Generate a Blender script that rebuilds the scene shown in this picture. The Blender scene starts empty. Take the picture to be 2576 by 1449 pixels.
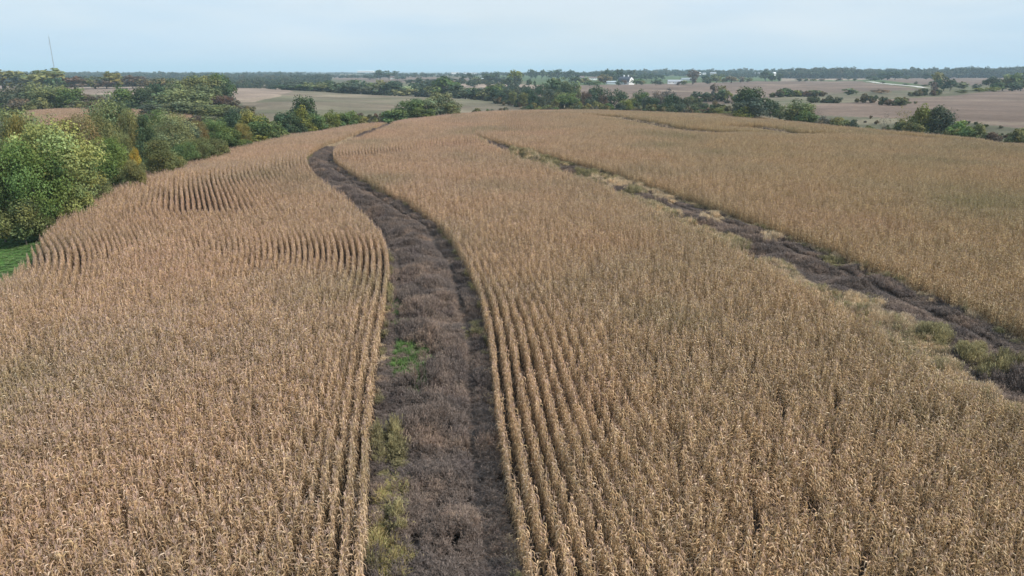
import bpy, math, random
import numpy as np
from mathutils import Vector
random.seed(7)
RNG = np.random.default_rng(7)
SC = bpy.context.scene
COL = SC.collection

# ------------------------------------------------------------------ camera
F = 720.0                       # focal length in pixels of a 1024 wide frame
HORIZON = 70.5
TH = math.atan((288 - HORIZON) / F)
CAMZ = 20.3
cam_data = bpy.data.cameras.new('camera')
cam_data.sensor_width = 36.0
cam_data.lens = F / 1024 * 36
cam_data.clip_start = 0.5
cam_data.clip_end = 60000
cam = bpy.data.objects.new('camera', cam_data)
cam.location = (0, 0, CAMZ)
cam.rotation_euler = (math.pi / 2 - TH, 0, 0)
COL.objects.link(cam)
SC.camera = cam

# ------------------------------------------------------------------ sky and sun
SUN_ELEV, SUN_AZ = 41.0, 112.0   # azimuth clockwise from +Y (view direction)
world = bpy.data.worlds.new('World')
SC.world = world
world.use_nodes = True
wn = world.node_tree
wn.nodes.clear()
w_out = wn.nodes.new('ShaderNodeOutputWorld')
w_bg = wn.nodes.new('ShaderNodeBackground')
w_sky = wn.nodes.new('ShaderNodeTexSky')
w_sky.sky_type = 'NISHITA'
w_sky.sun_disc = False
w_sky.sun_elevation = math.radians(SUN_ELEV)
w_sky.sun_rotation = math.radians(SUN_AZ)
w_sky.altitude = 250
w_sky.air_density = 1.0
w_sky.dust_density = 1.0
w_sky.ozone_density = 1.5
w_tc = wn.nodes.new('ShaderNodeTexCoord')
w_map = wn.nodes.new('ShaderNodeMapping')
w_map.inputs['Scale'].default_value = (1.2, 1.2, 6.0)
w_noise = wn.nodes.new('ShaderNodeTexNoise')
w_noise.inputs['Scale'].default_value = 2.0
w_noise.inputs['Detail'].default_value = 6
w_noise.inputs['Roughness'].default_value = 0.55
w_rng = wn.nodes.new('ShaderNodeMapRange')
w_rng.inputs['From Min'].default_value = 0.3
w_rng.inputs['From Max'].default_value = 0.72
w_rng.inputs['To Min'].default_value = 0.80
w_rng.inputs['To Max'].default_value = 0.97
w_mix = wn.nodes.new('ShaderNodeMix')
w_mix.data_type = 'RGBA'
w_veil = wn.nodes.new('ShaderNodeValToRGB')          # thin high cloud, whiter where it thickens
w_veil.color_ramp.elements[0].position = 0.40; w_veil.color_ramp.elements[0].color = (5.3, 7.3, 9.2, 1)
w_veil.color_ramp.elements[1].position = 0.62; w_veil.color_ramp.elements[1].color = (7.5, 8.5, 9.3, 1)
w_n2 = wn.nodes.new('ShaderNodeTexNoise'); w_n2.inputs['Scale'].default_value = 1.3; w_n2.inputs['Detail'].default_value = 5
wn.links.new(w_n2.outputs[0], w_veil.inputs[0]); wn.links.new(w_veil.outputs[0], w_mix.inputs[7])
w_bg.inputs['Strength'].default_value = 0.10
L = wn.links.new
L(w_tc.outputs['Generated'], w_map.inputs['Vector'])
L(w_map.outputs['Vector'], w_noise.inputs['Vector']); L(w_map.outputs['Vector'], w_n2.inputs['Vector'])
L(w_noise.outputs[0], w_rng.inputs['Value'])
L(w_rng.outputs[0], w_mix.inputs[0])
L(w_sky.outputs[0], w_mix.inputs[6])
L(w_mix.outputs[2], w_bg.inputs['Color'])
L(w_bg.outputs[0], w_out.inputs['Surface'])

sun_data = bpy.data.lights.new('sun', 'SUN')
sun_data.energy = 4.6
sun_data.angle = math.radians(1.5)
sun_data.color = (1.0, 0.95, 0.88)
sun = bpy.data.objects.new('sun', sun_data)
az, el = math.radians(SUN_AZ), math.radians(SUN_ELEV)
sdir = Vector((math.sin(az) * math.cos(el), math.cos(az) * math.cos(el), math.sin(el)))
sun.rotation_euler = sdir.to_track_quat('Z', 'Y').to_euler()
sun.location = (60, -40, 90)
COL.objects.link(sun)

SC.view_settings.view_transform = 'Standard'
SC.view_settings.look = 'None'
SC.view_settings.gamma = 1
SC.view_settings.exposure = 0.05
SC.view_settings.use_curve_mapping = False
SC.cycles.max_bounces = 6
SC.cycles.diffuse_bounces = 3
SC.cycles.transmission_bounces = 3
SC.cycles.volume_bounces = 1

# ------------------------------------------------------------------ pixel <-> place helpers
K = 1024 / 2576.0               # my measurements were taken on a 2576 wide view
def slope(py):
    up = (288 - np.asarray(py, float)) / F
    return -(-math.sin(TH) + up * math.cos(TH)) / (math.cos(TH) + up * math.sin(TH))
def tval(px, py):
    up = (288 - np.asarray(py, float)) / F
    return ((np.asarray(px, float) - 512) / F) / (math.cos(TH) + up * math.sin(TH))
def pixel_of(x, y, z):
    dz = z - CAMZ
    d = y * math.cos(TH) - dz * math.sin(TH)
    u = y * math.sin(TH) + dz * math.cos(TH)
    d = np.where(d > 0.1, d, 0.1)
    return 512 + F * x / d, 288 - F * u / d

# ------------------------------------------------------------------ terrain heights
CORN = 2.35
crest_px = [(-150, 372), (-60, 310), (0, 274), (25, 258), (60, 219), (100, 190), (150, 168), (200, 152), (262, 137), (350, 126), (400, 119),
            (470, 112), (560, 109), (640, 110), (700, 113), (800, 121), (900, 131), (1024, 141), (1180, 156)]
CT = np.array([tval(a, b) for a, b in crest_px])
CD = np.array([(CAMZ - CORN + 2.6) / slope(b) for a, b in crest_px])
CD[0], CD[1] = 52, 58
def crest_d(t):
    return np.interp(t, CT, CD)
# beyond the crest: per column, (distance, image row) of ground that shows, or (distance, None, height) where hidden
cols = {
    -150: [(200, None, -6), (330, None, -3), (700, 92), (1100, 86), (2500, 77)],
    0:   [(105, 232), (200, None, -9), (400, None, -4), (560, 98), (800, 89.5), (1200, None, -6), (2300, 79), (3500, 74)],
    60:  [(120, None, -6), (200, None, -10), (290, 131), (370, 112), (450, None, -5), (620, 95), (850, 88), (1200, None, -6), (2300, 79), (3500, 74.5)],
    120: [(150, None, -8), (220, None, -10), (290, 130), (370, 113), (460, None, -6), (650, 93), (850, 87), (1200, None, -6), (2300, 79.5), (3500, 75)],
    200: [(230, None, -8), (300, 127), (350, 117), (430, None, -7), (600, 95), (850, 87.5), (1200, None, -8), (2100, 80), (3500, 75)],
    270: [(290, None, -9), (350, 122), (430, 109), (560, 98.5), (800, 88), (1000, None, -5), (2000, 80), (3500, 75)],
    340: [(310, None, -9), (370, 120), (450, 109), (560, 101), (740, 93.5), (900, None, -8), (1300, None, -6), (2000, 79.5), (3500, 75)],
    430: [(370, None, -9), (430, 114), (520, 107), (680, 97), (800, None, -8), (1250, 83), (2000, 78.5), (3500, 74.5)],
    512: [(430, None, -11), (520, 109), (640, 101.5), (760, None, -10), (950, 88.5), (1150, 84.5), (2000, 78.5), (3500, 74.5)],
    600: [(450, None, -12), (560, None, -8), (700, 98.5), (850, 91.5), (1010, 87.0), (1250, 84.3), (2000, 79), (3500, 74.5)],
    700: [(420, None, -11), (540, None, -8), (660, 99.5), (850, 91.0), (1080, 86.0), (1250, 84.0), (1600, 81), (2300, 77.5), (3500, 74.5)],
    800: [(360, None, -9), (430, 111), (560, 100), (640, 96.5), (760, None, -6), (900, 90), (1150, 83.5), (1600, 80), (2300, 77.5), (3500, 74.5)],
    870: [(310, None, -8), (370, 115), (460, 106), (640, 96.6), (800, 90), (1050, 84), (1500, 80), (2300, 77), (3500, 74)],
    940: [(290, None, -7.5), (340, 121), (440, 108.5), (620, 97.5), (800, 90.5), (1050, 84.5), (1500, 79.5), (2300, 76.5), (3500, 74)],
    1024: [(260, None, -7), (320, 128), (420, 110), (560, 98), (700, 91.5), (900, None, -4), (1500, 79), (2300, 76), (3500, 74)],
    1180: [(240, None, -7), (320, 128), (420, 110), (700, 91.5), (900, None, -4), (1500, 79), (2300, 76), (3500, 74)],
}
LN = np.linspace(math.log(14.0), math.log(32000.0), 620)
YS = np.exp(LN)
def hermite(xs, ys, x):
    xs, ys = np.array(xs, float), np.array(ys, float)
    h = np.diff(xs); d = np.diff(ys) / h
    m = np.zeros_like(ys)
    m[1:-1] = np.where(d[1:] * d[:-1] > 0, 2 * d[1:] * d[:-1] / (d[1:] + d[:-1] + 1e-12), (d[1:] + d[:-1]) * 0.18)
    m[0], m[-1] = 0.0, 0.0
    i = np.clip(np.searchsorted(xs, x) - 1, 0, len(h) - 1)
    s = np.clip((x - xs[i]) / h[i], 0, 1)
    return ((2*s**3 - 3*s**2 + 1) * ys[i] + (s**3 - 2*s**2 + s) * h[i] * m[i] + (-2*s**3 + 3*s**2) * ys[i+1] + (s**3 - s**2) * h[i] * m[i+1])
def profile(px, ctrl):
    yc = np.interp(px, [a for a, b in crest_px], [b for a, b in crest_px])
    t = tval(px, yc); dc = float(crest_d(t)); s = float(slope(yc))
    pts = [(14, 0), (25, 0)]
    zc = CAMZ - CORN - dc * s if px > -30 else -2.4
    a = 0.70
    pts += [(dc * a, 0.0), (dc * (a + 0.15), 0.25 * zc), (dc, zc)]
    if px > 60:
        pts.append((dc * 1.12, zc - s * dc * 0.12 * 1.35))
    for c in ctrl:
        if c[0] < pts[-1][0] * 1.04: continue
        pts.append((c[0], c[2] if c[1] is None else CAMZ - c[0] * float(slope(c[1]))))
    pts += [(7000, -14), (32000, -20)]
    return t, hermite([math.log(p[0]) for p in pts], [p[1] for p in pts], LN)
PT, PZ = [], []
for px in sorted(cols):
    t, z = profile(px, cols[px]); PT.append(t); PZ.append(z)
extra = []
for a, b in crest_px:            # more columns, so that the brow follows its curve
    if a not in cols and 0 < a < 1024:
        ks = sorted(cols); i = np.searchsorted(ks, a)
        k0, k1 = ks[i-1], ks[i]; w = (a - k0) / (k1 - k0)
        t0, z0 = profile(a, cols[k0]); t1, z1 = profile(a, cols[k1])
        extra.append((t0, z0 * (1 - w) + z1 * w))
for t, z in extra: PT.append(t); PZ.append(z)
o = np.argsort(PT); PT = np.array(PT)[o]; PZ = np.array(PZ)[o]
TG = np.unique(np.concatenate([np.linspace(-3, -1.05, 18), np.linspace(-1.0, 1.0, 640), np.linspace(1.05, 3, 18)]))
ZG = np.zeros((len(LN), len(TG)))
for i in range(len(LN)):
    ZG[i] = np.interp(TG, PT, PZ[:, i])
kern = np.exp(-0.5 * (np.arange(-24, 25) / 9.0) ** 2); kern /= kern.sum()
pad = np.pad(ZG, ((0, 0), (24, 24)), mode='edge')
ZG = np.stack([np.convolve(r, kern, mode='valid') for r in pad])
XX = TG[None, :] * YS[:, None]; YY = np.repeat(YS[:, None], len(TG), 1)
near_w = np.clip((YY - 40) / 60, 0, 1)
def waves(x, y):
    return (np.sin(x * 0.043 + 1.3 + 0.8 * np.sin(y * 0.021)) * np.sin(y * 0.037 + 0.6) * 0.45 + np.sin(x * 0.11 + y * 0.07) * 0.12)
ZG += near_w * waves(XX, YY) * np.clip(1400 / YY, 0, 1)
far_w = np.clip((YY - 1500) / 1500, 0, 1)
ZG += far_w * (np.sin(XX * 0.0021 + 2.0 * np.sin(YY * 0.0011)) * 4 + np.sin(XX * 0.0052 + YY * 0.003) * 2)
def ground(x, y):
    x = np.asarray(x, float); y = np.asarray(y, float)
    yy = np.maximum(y, 14.01); t = np.clip(x / yy, -2.99, 2.99)
    fi = (np.log(yy) - LN[0]) / (LN[1] - LN[0]); i = np.clip(fi.astype(int), 0, len(LN) - 2); a = np.clip(fi - i, 0, 1)
    j = np.clip(np.searchsorted(TG, t) - 1, 0, len(TG) - 2); b = (t - TG[j]) / (TG[j+1] - TG[j])
    return (ZG[i, j] * (1-a) * (1-b) + ZG[i+1, j] * a * (1-b) + ZG[i, j+1] * (1-a) * b + ZG[i+1, j+1] * a * b)
def on_ground(px, py, h=0.0):
    """where the view ray through a pixel meets the ground raised by h"""
    s, t = slope(py), tval(px, py)
    d = 15.0
    while d < 9000:
        if CAMZ - d * s <= float(ground(t * d, d)) + h: break
        d *= 1.004
    return t * d, d

# ------------------------------------------------------------------ materials
def new_mat(name):
    m = bpy.data.materials.new(name); m.use_nodes = True
    nt = m.node_tree; nt.nodes.clear()
    return m, nt
def nd(nt, kind, **kw):
    n = nt.nodes.new(kind)
    for k, v in kw.items():
        if hasattr(n, k): setattr(n, k, v)
        else: n.inputs[k].default_value = v
    return n
def simple_mat(name, rgb, rough=0.8, noise=0.15, scale=3.0):
    m, nt = new_mat(name)
    out = nd(nt, 'ShaderNodeOutputMaterial'); b = nd(nt, 'ShaderNodeBsdfPrincipled')
    b.inputs['Roughness'].default_value = rough
    g = nd(nt, 'ShaderNodeNewGeometry'); n = nd(nt, 'ShaderNodeTexNoise'); n.inputs['Scale'].default_value = scale
    mr = nd(nt, 'ShaderNodeMapRange'); mr.inputs['To Min'].default_value = 1 - noise; mr.inputs['To Max'].default_value = 1 + noise
    mul = nd(nt, 'ShaderNodeVectorMath', operation='SCALE'); mul.inputs[0].default_value = rgb
    nt.links.new(g.outputs['Position'], n.inputs['Vector']); nt.links.new(n.outputs[0], mr.inputs[0])
    nt.links.new(mr.outputs[0], mul.inputs['Scale']); nt.links.new(mul.outputs[0], b.inputs['Base Color'])
    nt.links.new(b.outputs[0], out.inputs[0])
    return m
def plant_mat(name, tint_attr=True, use_obj_color=False, base=(1, 1, 1), patches=None, rand=0.25, translucent=0.25, patch_scale=0.06, rough=0.75, var_ramp=None, east=None):
    """base colour = tint attribute x object colour x broad patches (world position) x per-plant variation"""
    m, nt = new_mat(name)
    lk = nt.links.new
    out = nd(nt, 'ShaderNodeOutputMaterial')
    oi = nd(nt, 'ShaderNodeObjectInfo')
    cur = nd(nt, 'ShaderNodeRGB'); cur.outputs[0].default_value = (*base, 1); cur = cur.outputs[0]
    def mulc(a, b):
        x = nd(nt, 'ShaderNodeMix', data_type='RGBA', blend_type='MULTIPLY'); x.inputs[0].default_value = 1
        lk(a, x.inputs[6]); lk(b, x.inputs[7]); return x.outputs[2]
    if tint_attr:
        a = nd(nt, 'ShaderNodeAttribute', attribute_name='tint'); cur = mulc(cur, a.outputs['Color'])
    if use_obj_color:
        cur = mulc(cur, oi.outputs['Color'])
    if var_ramp:
        r = nd(nt, 'ShaderNodeValToRGB'); els = r.color_ramp.elements
        while len(els) > 1: els.remove(els[0])
        els[0].position = 0; els[0].color = (*var_ramp[0], 1)
        for q, c in enumerate(var_ramp[1:]):
            e = els.new((q + 1) / (len(var_ramp) - 1)); e.color = (*c, 1)
        lk(oi.outputs['Random'], r.inputs[0]); cur = mulc(cur, r.outputs[0])
    g = nd(nt, 'ShaderNodeNewGeometry')
    if patches:
        n = nd(nt, 'ShaderNodeTexNoise'); n.inputs['Scale'].default_value = patch_scale; n.inputs['Detail'].default_value = 4; n.inputs['Roughness'].default_value = 0.6
        lk(g.outputs['Position'], n.inputs['Vector'])
        r = nd(nt, 'ShaderNodeValToRGB'); els = r.color_ramp.elements
        while len(els) > 1: els.remove(els[0])
        els[0].position = patches[0][0]; els[0].color = (*patches[0][1], 1)
        for p, c in patches[1:]:
            e = els.new(p); e.color = (*c, 1)
        lk(n.outputs[0], r.inputs[0]); cur = mulc(cur, r.outputs[0])
    if east:                     # the stand turns from tan to olive brown towards the right-hand side of the hill
        sp = nd(nt, 'ShaderNodeSeparateXYZ'); lk(g.outputs['Position'], sp.inputs[0])
        ma = nd(nt, 'ShaderNodeMapRange'); ma.inputs['From Min'].default_value = -15; ma.inputs['From Max'].default_value = 65; lk(sp.outputs[0], ma.inputs[0])
        em = nd(nt, 'ShaderNodeMix', data_type='RGBA'); em.inputs[6].default_value = (1.09, 1.035, 1.02, 1); em.inputs[7].default_value = (*east, 1); lk(ma.outputs[0], em.inputs[0])
        cur = mulc(cur, em.outputs[2])
    mr = nd(nt, 'ShaderNodeMapRange'); mr.inputs['To Min'].default_value = 1 - rand; mr.inputs['To Max'].default_value = 1 + rand
    lk(oi.outputs['Random'], mr.inputs[0])
    sc = nd(nt, 'ShaderNodeVectorMath', operation='SCALE'); lk(cur, sc.inputs[0]); lk(mr.outputs[0], sc.inputs['Scale'])
    d = nd(nt, 'ShaderNodeBsdfPrincipled'); d.inputs['Roughness'].default_value = rough; d.inputs['Specular IOR Level'].default_value = 0.25
    lk(sc.outputs[0], d.inputs['Base Color'])
    tr = nd(nt, 'ShaderNodeBsdfTranslucent'); lk(sc.outputs[0], tr.inputs['Color'])
    mx = nd(nt, 'ShaderNodeMixShader'); mx.inputs[0].default_value = translucent
    lk(d.outputs[0], mx.inputs[1]); lk(tr.outputs[0], mx.inputs[2]); lk(mx.outputs[0], out.inputs[0])
    return m

# ------------------------------------------------------------------ mesh helpers
class MB:
    """collects faces with one tint per face"""
    def __init__(s): s.v = []; s.f = []; s.c = []
    def face(s, pts, tint=(1, 1, 1)):
        n = len(s.v); s.v += [tuple(p) for p in pts]; s.f.append(tuple(range(n, n + len(pts)))); s.c.append(tint)
    def ribbon(s, pts, widths, side, tint=(1, 1, 1)):
        """strip along pts, side = half-width direction per point"""
        n = len(s.v)
        for p, w, q in zip(pts, widths, side):
            s.v.append((p[0] - q[0]*w, p[1] - q[1]*w, p[2] - q[2]*w)); s.v.append((p[0] + q[0]*w, p[1] + q[1]*w, p[2] + q[2]*w))
        for i in range(len(pts) - 1):
            a = n + 2*i; s.f.append((a, a+1, a+3, a+2)); s.c.append(tint)
    def tube(s, p0, p1, r0, r1, sides=5, tint=(1, 1, 1), cap=False):
        p0, p1 = Vector(p0), Vector(p1); d = (p1 - p0)
        if d.length < 1e-6: return
        d.normalize(); a = d.orthogonal().normalized(); b = d.cross(a); n = len(s.v)
        for p, r in ((p0, r0), (p1, r1)):
            for k in range(sides):
                w = 2 * math.pi * k / sides
                s.v.append(tuple(p + a * math.cos(w) * r + b * math.sin(w) * r))
        for k in range(sides):
            k2 = (k + 1) % sides
            s.f.append((n+k, n+k2, n+sides+k2, n+sides+k)); s.c.append(tint)
        if cap:
            s.f.append(tuple(n + sides + k for k in range(sides))); s.c.append(tint)
    def box(s, x0, x1, y0, y1, z0, z1, tint=(1, 1, 1)):
        n = len(s.v)
        s.v += [(x0,y0,z0),(x1,y0,z0),(x1,y1,z0),(x0,y1,z0),(x0,y0,z1),(x1,y0,z1),(x1,y1,z1),(x0,y1,z1)]
        for f in ((3,2,1,0),(4,5,6,7),(0,1,5,4),(1,2,6,5),(2,3,7,6),(3,0,4,7)):
            s.f.append(tuple(n+k for k in f)); s.c.append(tint)
    def prism(s, outline, y0, y1, tint=(1, 1, 1)):
        """outline in x,z (counterclockwise seen from -y), pulled along y"""
        n = len(s.v); m = len(outline)
        s.v += [(x, y0, z) for x, z in outline] + [(x, y1, z) for x, z in outline]
        s.f.append(tuple(n + k for k in range(m))); s.c.append(tint)
        s.f.append(tuple(n + m + k for k in reversed(range(m)))); s.c.append(tint)
        for k in range(m):
            k2 = (k+1) % m; s.f.append((n+k2, n+k, n+m+k, n+m+k2)); s.c.append(tint)
    def mesh(s, name, mat, smooth=False):
        me = bpy.data.meshes.new(name); me.from_pydata(s.v, [], s.f); me.update()
        at = me.color_attributes.new('tint', 'FLOAT_COLOR', 'CORNER')
        cnt = np.array([len(f) for f in s.f]); c = np.ones((len(s.f), 4), np.float32); c[:, :3] = np.array(s.c, np.float32).reshape(-1, 3)
        at.data.foreach_set('color', np.repeat(c, cnt, axis=0).ravel())
        if smooth: me.polygons.foreach_set('use_smooth', np.ones(len(s.f), bool))
        me.materials.append(mat)
        return me
def link(name, me, parent=None, loc=None):
    ob = bpy.data.objects.new(name, me); COL.objects.link(ob)
    if parent is not None: ob.parent = parent
    if loc is not None: ob.location = loc
    return ob
def tag(ob, label=None, cat=None, group=None, kind=None):
    if label: ob['label'] = label
    if cat: ob['category'] = cat
    if group: ob['group'] = group
    if kind: ob['kind'] = kind
    return ob
def in_poly(px, py, poly):
    poly = np.asarray(poly, float); ins = np.zeros(np.shape(px), bool); n = len(poly)
    for i in range(n):
        x0, y0 = poly[i]; x1, y1 = poly[(i+1) % n]
        c = ((y0 > py) != (y1 > py)) & (px < (x1 - x0) * (py - y0) / (y1 - y0 + 1e-9) + x0)
        ins ^= c
    return ins

# ------------------------------------------------------------------ the two weedy strips, in plan
def edge(pts):
    q = []
    for a, b, h in pts:
        x, y = on_ground(a * K, b * K, h); q.append((y, x))
    q.sort(); ys = np.array([p[0] for p in q]); xs = np.array([p[1] for p in q])
    g = np.linspace(ys[0], ys[-1], 160); v = np.interp(g, ys, xs)
    k = np.exp(-0.5 * (np.arange(-8, 9) / 3.2) ** 2); k /= k.sum()
    e0 = v[0] - (v[1] - v[0]) * np.arange(8, 0, -1); e1 = v[-1] + (v[-1] - v[-2]) * np.arange(1, 9)
    return g, np.convolve(np.concatenate([e0, v, e1]), k, mode='valid')
def make_fn(e, lo_slope=None, hi_slope=0.0):
    g, v = e
    s0 = (v[6] - v[0]) / (g[6] - g[0]) if lo_slope is None else lo_slope
    def f(y):
        y = np.asarray(y, float); r = np.interp(y, g, v)
        r = np.where(y < g[0], v[0] + (y - g[0]) * s0, r)
        return np.where(y > g[-1], v[-1] + (y - g[-1]) * hi_slope, r)
    return f
s1l = make_fn(edge([(934, 1449, 0), (935, 1262, 0), (940, 1100, 0), (953, 939, 0), (975, 805, 0), (989, 700, .3), (990, 655, .8), (978, 605, 1.6),
    (948, 556, 2.2), (905, 518, 2.2), (865, 487, 2.2), (830, 460, 2.2), (800, 438, 2.2), (776, 415, 2.0), (766, 400, .8), (778, 385, .4),
    (800, 372, .4), (830, 360, .4), (858, 350, .4), (890, 338, .4), (930, 325, .6), (975, 310, .8), (1010, 300, 1)]))
s1r = make_fn(edge([(1297, 1449, 0), (1265, 1315, 0), (1241, 1154, 0), (1230, 993, 0), (1229, 912, 0), (1218, 832, 0), (1195, 751, 0), (1168, 687, 0),
    (1138, 625, .3), (1100, 572, .3), (1050, 536, .3), (990, 506, .3), (930, 474, .3), (880, 442, .3), (850, 418, .6), (838, 397, 1.6), (842, 378, 2.2),
    (858, 364, 2.2), (885, 352, 2.2), (915, 343, 2.2), (950, 332, 2.2), (1000, 312, 2.2), (1020, 302, 2.2)]))
s2l = make_fn(edge([(1178, 348, 2.2), (1210, 368, 2.2), (1250, 389, 2.2), (1300, 403, 2.2), (1370, 422, 2.2), (1450, 443, 2.2), (1520, 467, 2.2), (1580, 492, 2.2),
    (1650, 522, 2.2), (1720, 549, 2.2), (1800, 587, 2.2), (1880, 618, 2.2), (1960, 662, 2.2), (2050, 707, 2.2), (2120, 748, 2.2), (2200, 793, 2.2),
    (2260, 838, 2.2), (2330, 880, 2.2), (2400, 915, 2.2), (2500, 958, 2.2), (2576, 992, 2.2)]))
s2r = make_fn(edge([(1190, 344, .3), (1240, 360, .3), (1300, 378, .3), (1400, 404, .3), (1500, 430, .3), (1600, 465, .3), (1700, 500, .3), (1800, 532, .3),
    (1900, 575, .3), (2000, 610, .3), (2100, 650, .3), (2200, 695, .3), (2300, 737, .3), (2400, 778, .3), (2500, 827, .3), (2576, 868, .3)]))
Y1END, Y2END = 318.0, 238.0
def squeeze(fl, fr, y0, y1, k, pos):
    def g(y): return 1 - (1 - k) * np.clip((np.asarray(y, float) - y0) / (y1 - y0), 0, 1)
    l = lambda y: fl(y) + (fr(y) - fl(y)) * (1 - g(y)) * pos
    r = lambda y: fr(y) - (fr(y) - fl(y)) * (1 - g(y)) * (1 - pos)
    return l, r
s1l, s1r = squeeze(s1l, s1r, 150, 215, .45, .5)
s2l, s2r = squeeze(s2l, s2r, 90, 200, .45, .9)
def path_pts(pts, h):
    return np.array([on_ground(a, b, h) for a, b in pts])
thin = [(path_pts([(614, 116), (628, 118.6), (640, 120.2), (655, 123.2), (674, 127), (694, 129.6), (716, 131)], 1.2), 1.7),
        (path_pts([(757, 126.5), (775, 129), (795, 132)], 1.2), 1.6),
        (path_pts([(925, 137.5), (950, 140.5), (985, 142.5), (1015, 144)], 1.0), 1.5)]
def path_dist(x, y, P):
    d = np.full(np.shape(x), 1e9)
    for (x0, y0), (x1, y1) in zip(P[:-1], P[1:]):
        vx, vy = x1 - x0, y1 - y0; t = np.clip(((x - x0) * vx + (y - y0) * vy) / (vx*vx + vy*vy), 0, 1)
        d = np.minimum(d, np.hypot(x - x0 - t*vx, y - y0 - t*vy))
    return d

# ------------------------------------------------------------------ terrain mesh
def vnoise(x, y, s, seed=0):
    x = np.asarray(x) * s; y = np.asarray(y) * s
    xi = np.floor(x).astype(np.int64); yi = np.floor(y).astype(np.int64); fx = x - xi; fy = y - yi
    fx = fx*fx*(3-2*fx); fy = fy*fy*(3-2*fy)
    def h(a, b):
        n = (a * 374761393 + b * 668265263 + seed * 974634777) & 0xffffffff
        n = ((n ^ (n >> 13)) * 1274126177) & 0xffffffff
        return ((n ^ (n >> 16)) & 0xffff) / 65535.0
    return (h(xi, yi)*(1-fx) + h(xi+1, yi)*fx)*(1-fy) + (h(xi, yi+1)*(1-fx) + h(xi+1, yi+1)*fx)*fy
SOIL = (.045, .035, .028); THATCH = (.085, .066, .055); HAY = (.178, .143, .103); TAN = (.27, .205, .160); LILAC = (.172, .124, .096)
GREEN = (.060, .125, .028); PASTURE = (.085, .115, .048); BRUSH = (.115, .110, .070); BLEACH = (.285, .22, .165)
zones = [  # polygons in the 2576 wide view, laid on the ground they show
    (HAY, [(560, 228), (2000, 228), (2000, 330), (560, 330)]),
    (PASTURE, [(1150, 190), (1330, 205), (1330, 215), (2300, 210), (2300, 190)]),
    (BRUSH, [(340, 240), (600, 240), (640, 340), (340, 345)]),
    (TAN, [(60, 268), (345, 274), (368, 283), (372, 345), (60, 345)]), (TAN, [(410, 286), (484, 289), (484, 306), (410, 304)]),
    (TAN, [(-400, 212), (70, 214), (70, 250), (-400, 256)]),
    (TAN, [(150, 213), (440, 208), (440, 238), (150, 238)]),
    (TAN, [(560, 212), (700, 215), (738, 231), (690, 240), (600, 260), (540, 262)]),
    (BLEACH, [(600, 250), (700, 238), (705, 241), (640, 258), (600, 259)]),
    (LILAC, [(840, 188), (1000, 192), (1180, 196), (1180, 205), (960, 208), (840, 200)]),
    (TAN, [(1125, 212), (1180, 209), (1240, 213), (1290, 211), (1370, 214), (1380, 226), (1160, 228)]),
    (LILAC, [(1330, 226), (1480, 214), (1700, 210), (1905, 204), (2180, 204), (2320, 226), (2240, 240), (2070, 242), (1900, 252), (1850, 262), (1330, 262)]),
    (HAY, [(1850, 262), (1930, 246), (2080, 234), (2320, 226), (2400, 232), (2300, 244), (2100, 262), (1930, 285)]),
    (LILAC, [(1900, 285), (2080, 262), (2250, 249), (2400, 240), (2560, 222), (3200, 200), (3200, 360), (2576, 350), (2450, 320), (2200, 320), (2000, 300)]),
    (BRUSH, [(1960, 278), (2060, 290), (2200, 296), (2400, 304), (2560, 322), (3200, 360), (3200, 420), (2500, 380), (1960, 330)]),
    (BLEACH, [(1965, 193), (2170, 186), (2560, 183), (2560, 190), (2330, 197), (2170, 201), (1965, 204)]),
    (PASTURE, [(2170, 200), (2340, 203), (2340, 215), (2240, 214), (2170, 206)]),
    (LILAC, [(2210, 200), (2480, 190), (3200, 186), (3200, 196), (2480, 215), (2345, 216)]),
]
VX, VY = XX.ravel(), YY.ravel(); VZ = ZG.ravel()
PX, PY = pixel_of(VX, VY, VZ); QX, QY = PX / K, PY / K
colr = np.zeros((len(VX), 3), np.float32); colr[:] = (.125, .118, .068)
far = VY > crest_d(VX / VY) * 1.06
wob = (vnoise(VX, VY, 0.02, 3) - .5) * 5
for c, poly in zones:
    m = in_poly(QX + wob * 2, QY + wob * 0.35, poly) & far; colr[m] = c
tt = VX / VY
infield = VY < crest_d(tt) * 1.03
colr[infield] = SOIL
strip = infield & (((VX > s1l(VY)) & (VX < s1r(VY)) & (VY < Y1END)) | ((VX > s2l(VY)) & (VX < s2r(VY)) & (VY < Y2END)))
colr[strip] = THATCH
gm = (tt < 0.05) & (VY >= crest_d(tt) * 1.03) & (VY < crest_d(tt) * 1.10 + 24)
colr[gm] = GREEN
w = 0.82 + 0.36 * vnoise(VX, VY, 0.05, 1) * vnoise(VX, VY, 0.013, 2) * 2
bend = VX * .06 + VY * .09 + 3 * vnoise(VX, VY, .006, 55) + 2 * vnoise(VX, VY, .02, 56)     # contour strips and tractor passes
w = w * (1 + .07 * np.sin(bend) + .05 * np.sin(bend * 2.7 + 1) * (VY < 900))
w = np.where(infield, 1, w)
hz = (~infield) & (np.abs(colr[:, 0] - HAY[0]) < 1e-4)
mix = vnoise(VX, VY, 0.028, 9)[:, None]
colr = np.where(hz[:, None], colr * (1 - mix) * 1.0 + np.array((.130, .132, .078)) * mix, colr)
bl = hz & (vnoise(VX, VY, 0.012, 12) > 0.55)
colr[bl] = colr[bl] * .5 + np.array((.2, .155, .115)) * .5
fold = far & (VX / VY > .1) & (np.abs(np.sin(VY * .012 + VX * .004 + 2.5 * vnoise(VX, VY, .004, 91))) < .10) & (VY < 1100)
colr[fold] = colr[fold] * .6 + np.array((.26, .21, .15)) * .4          # grassy terrace backs along the contours
colr *= w[:, None]
nr, nc = ZG.shape
I = np.arange(nr * nc).reshape(nr, nc)
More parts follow.
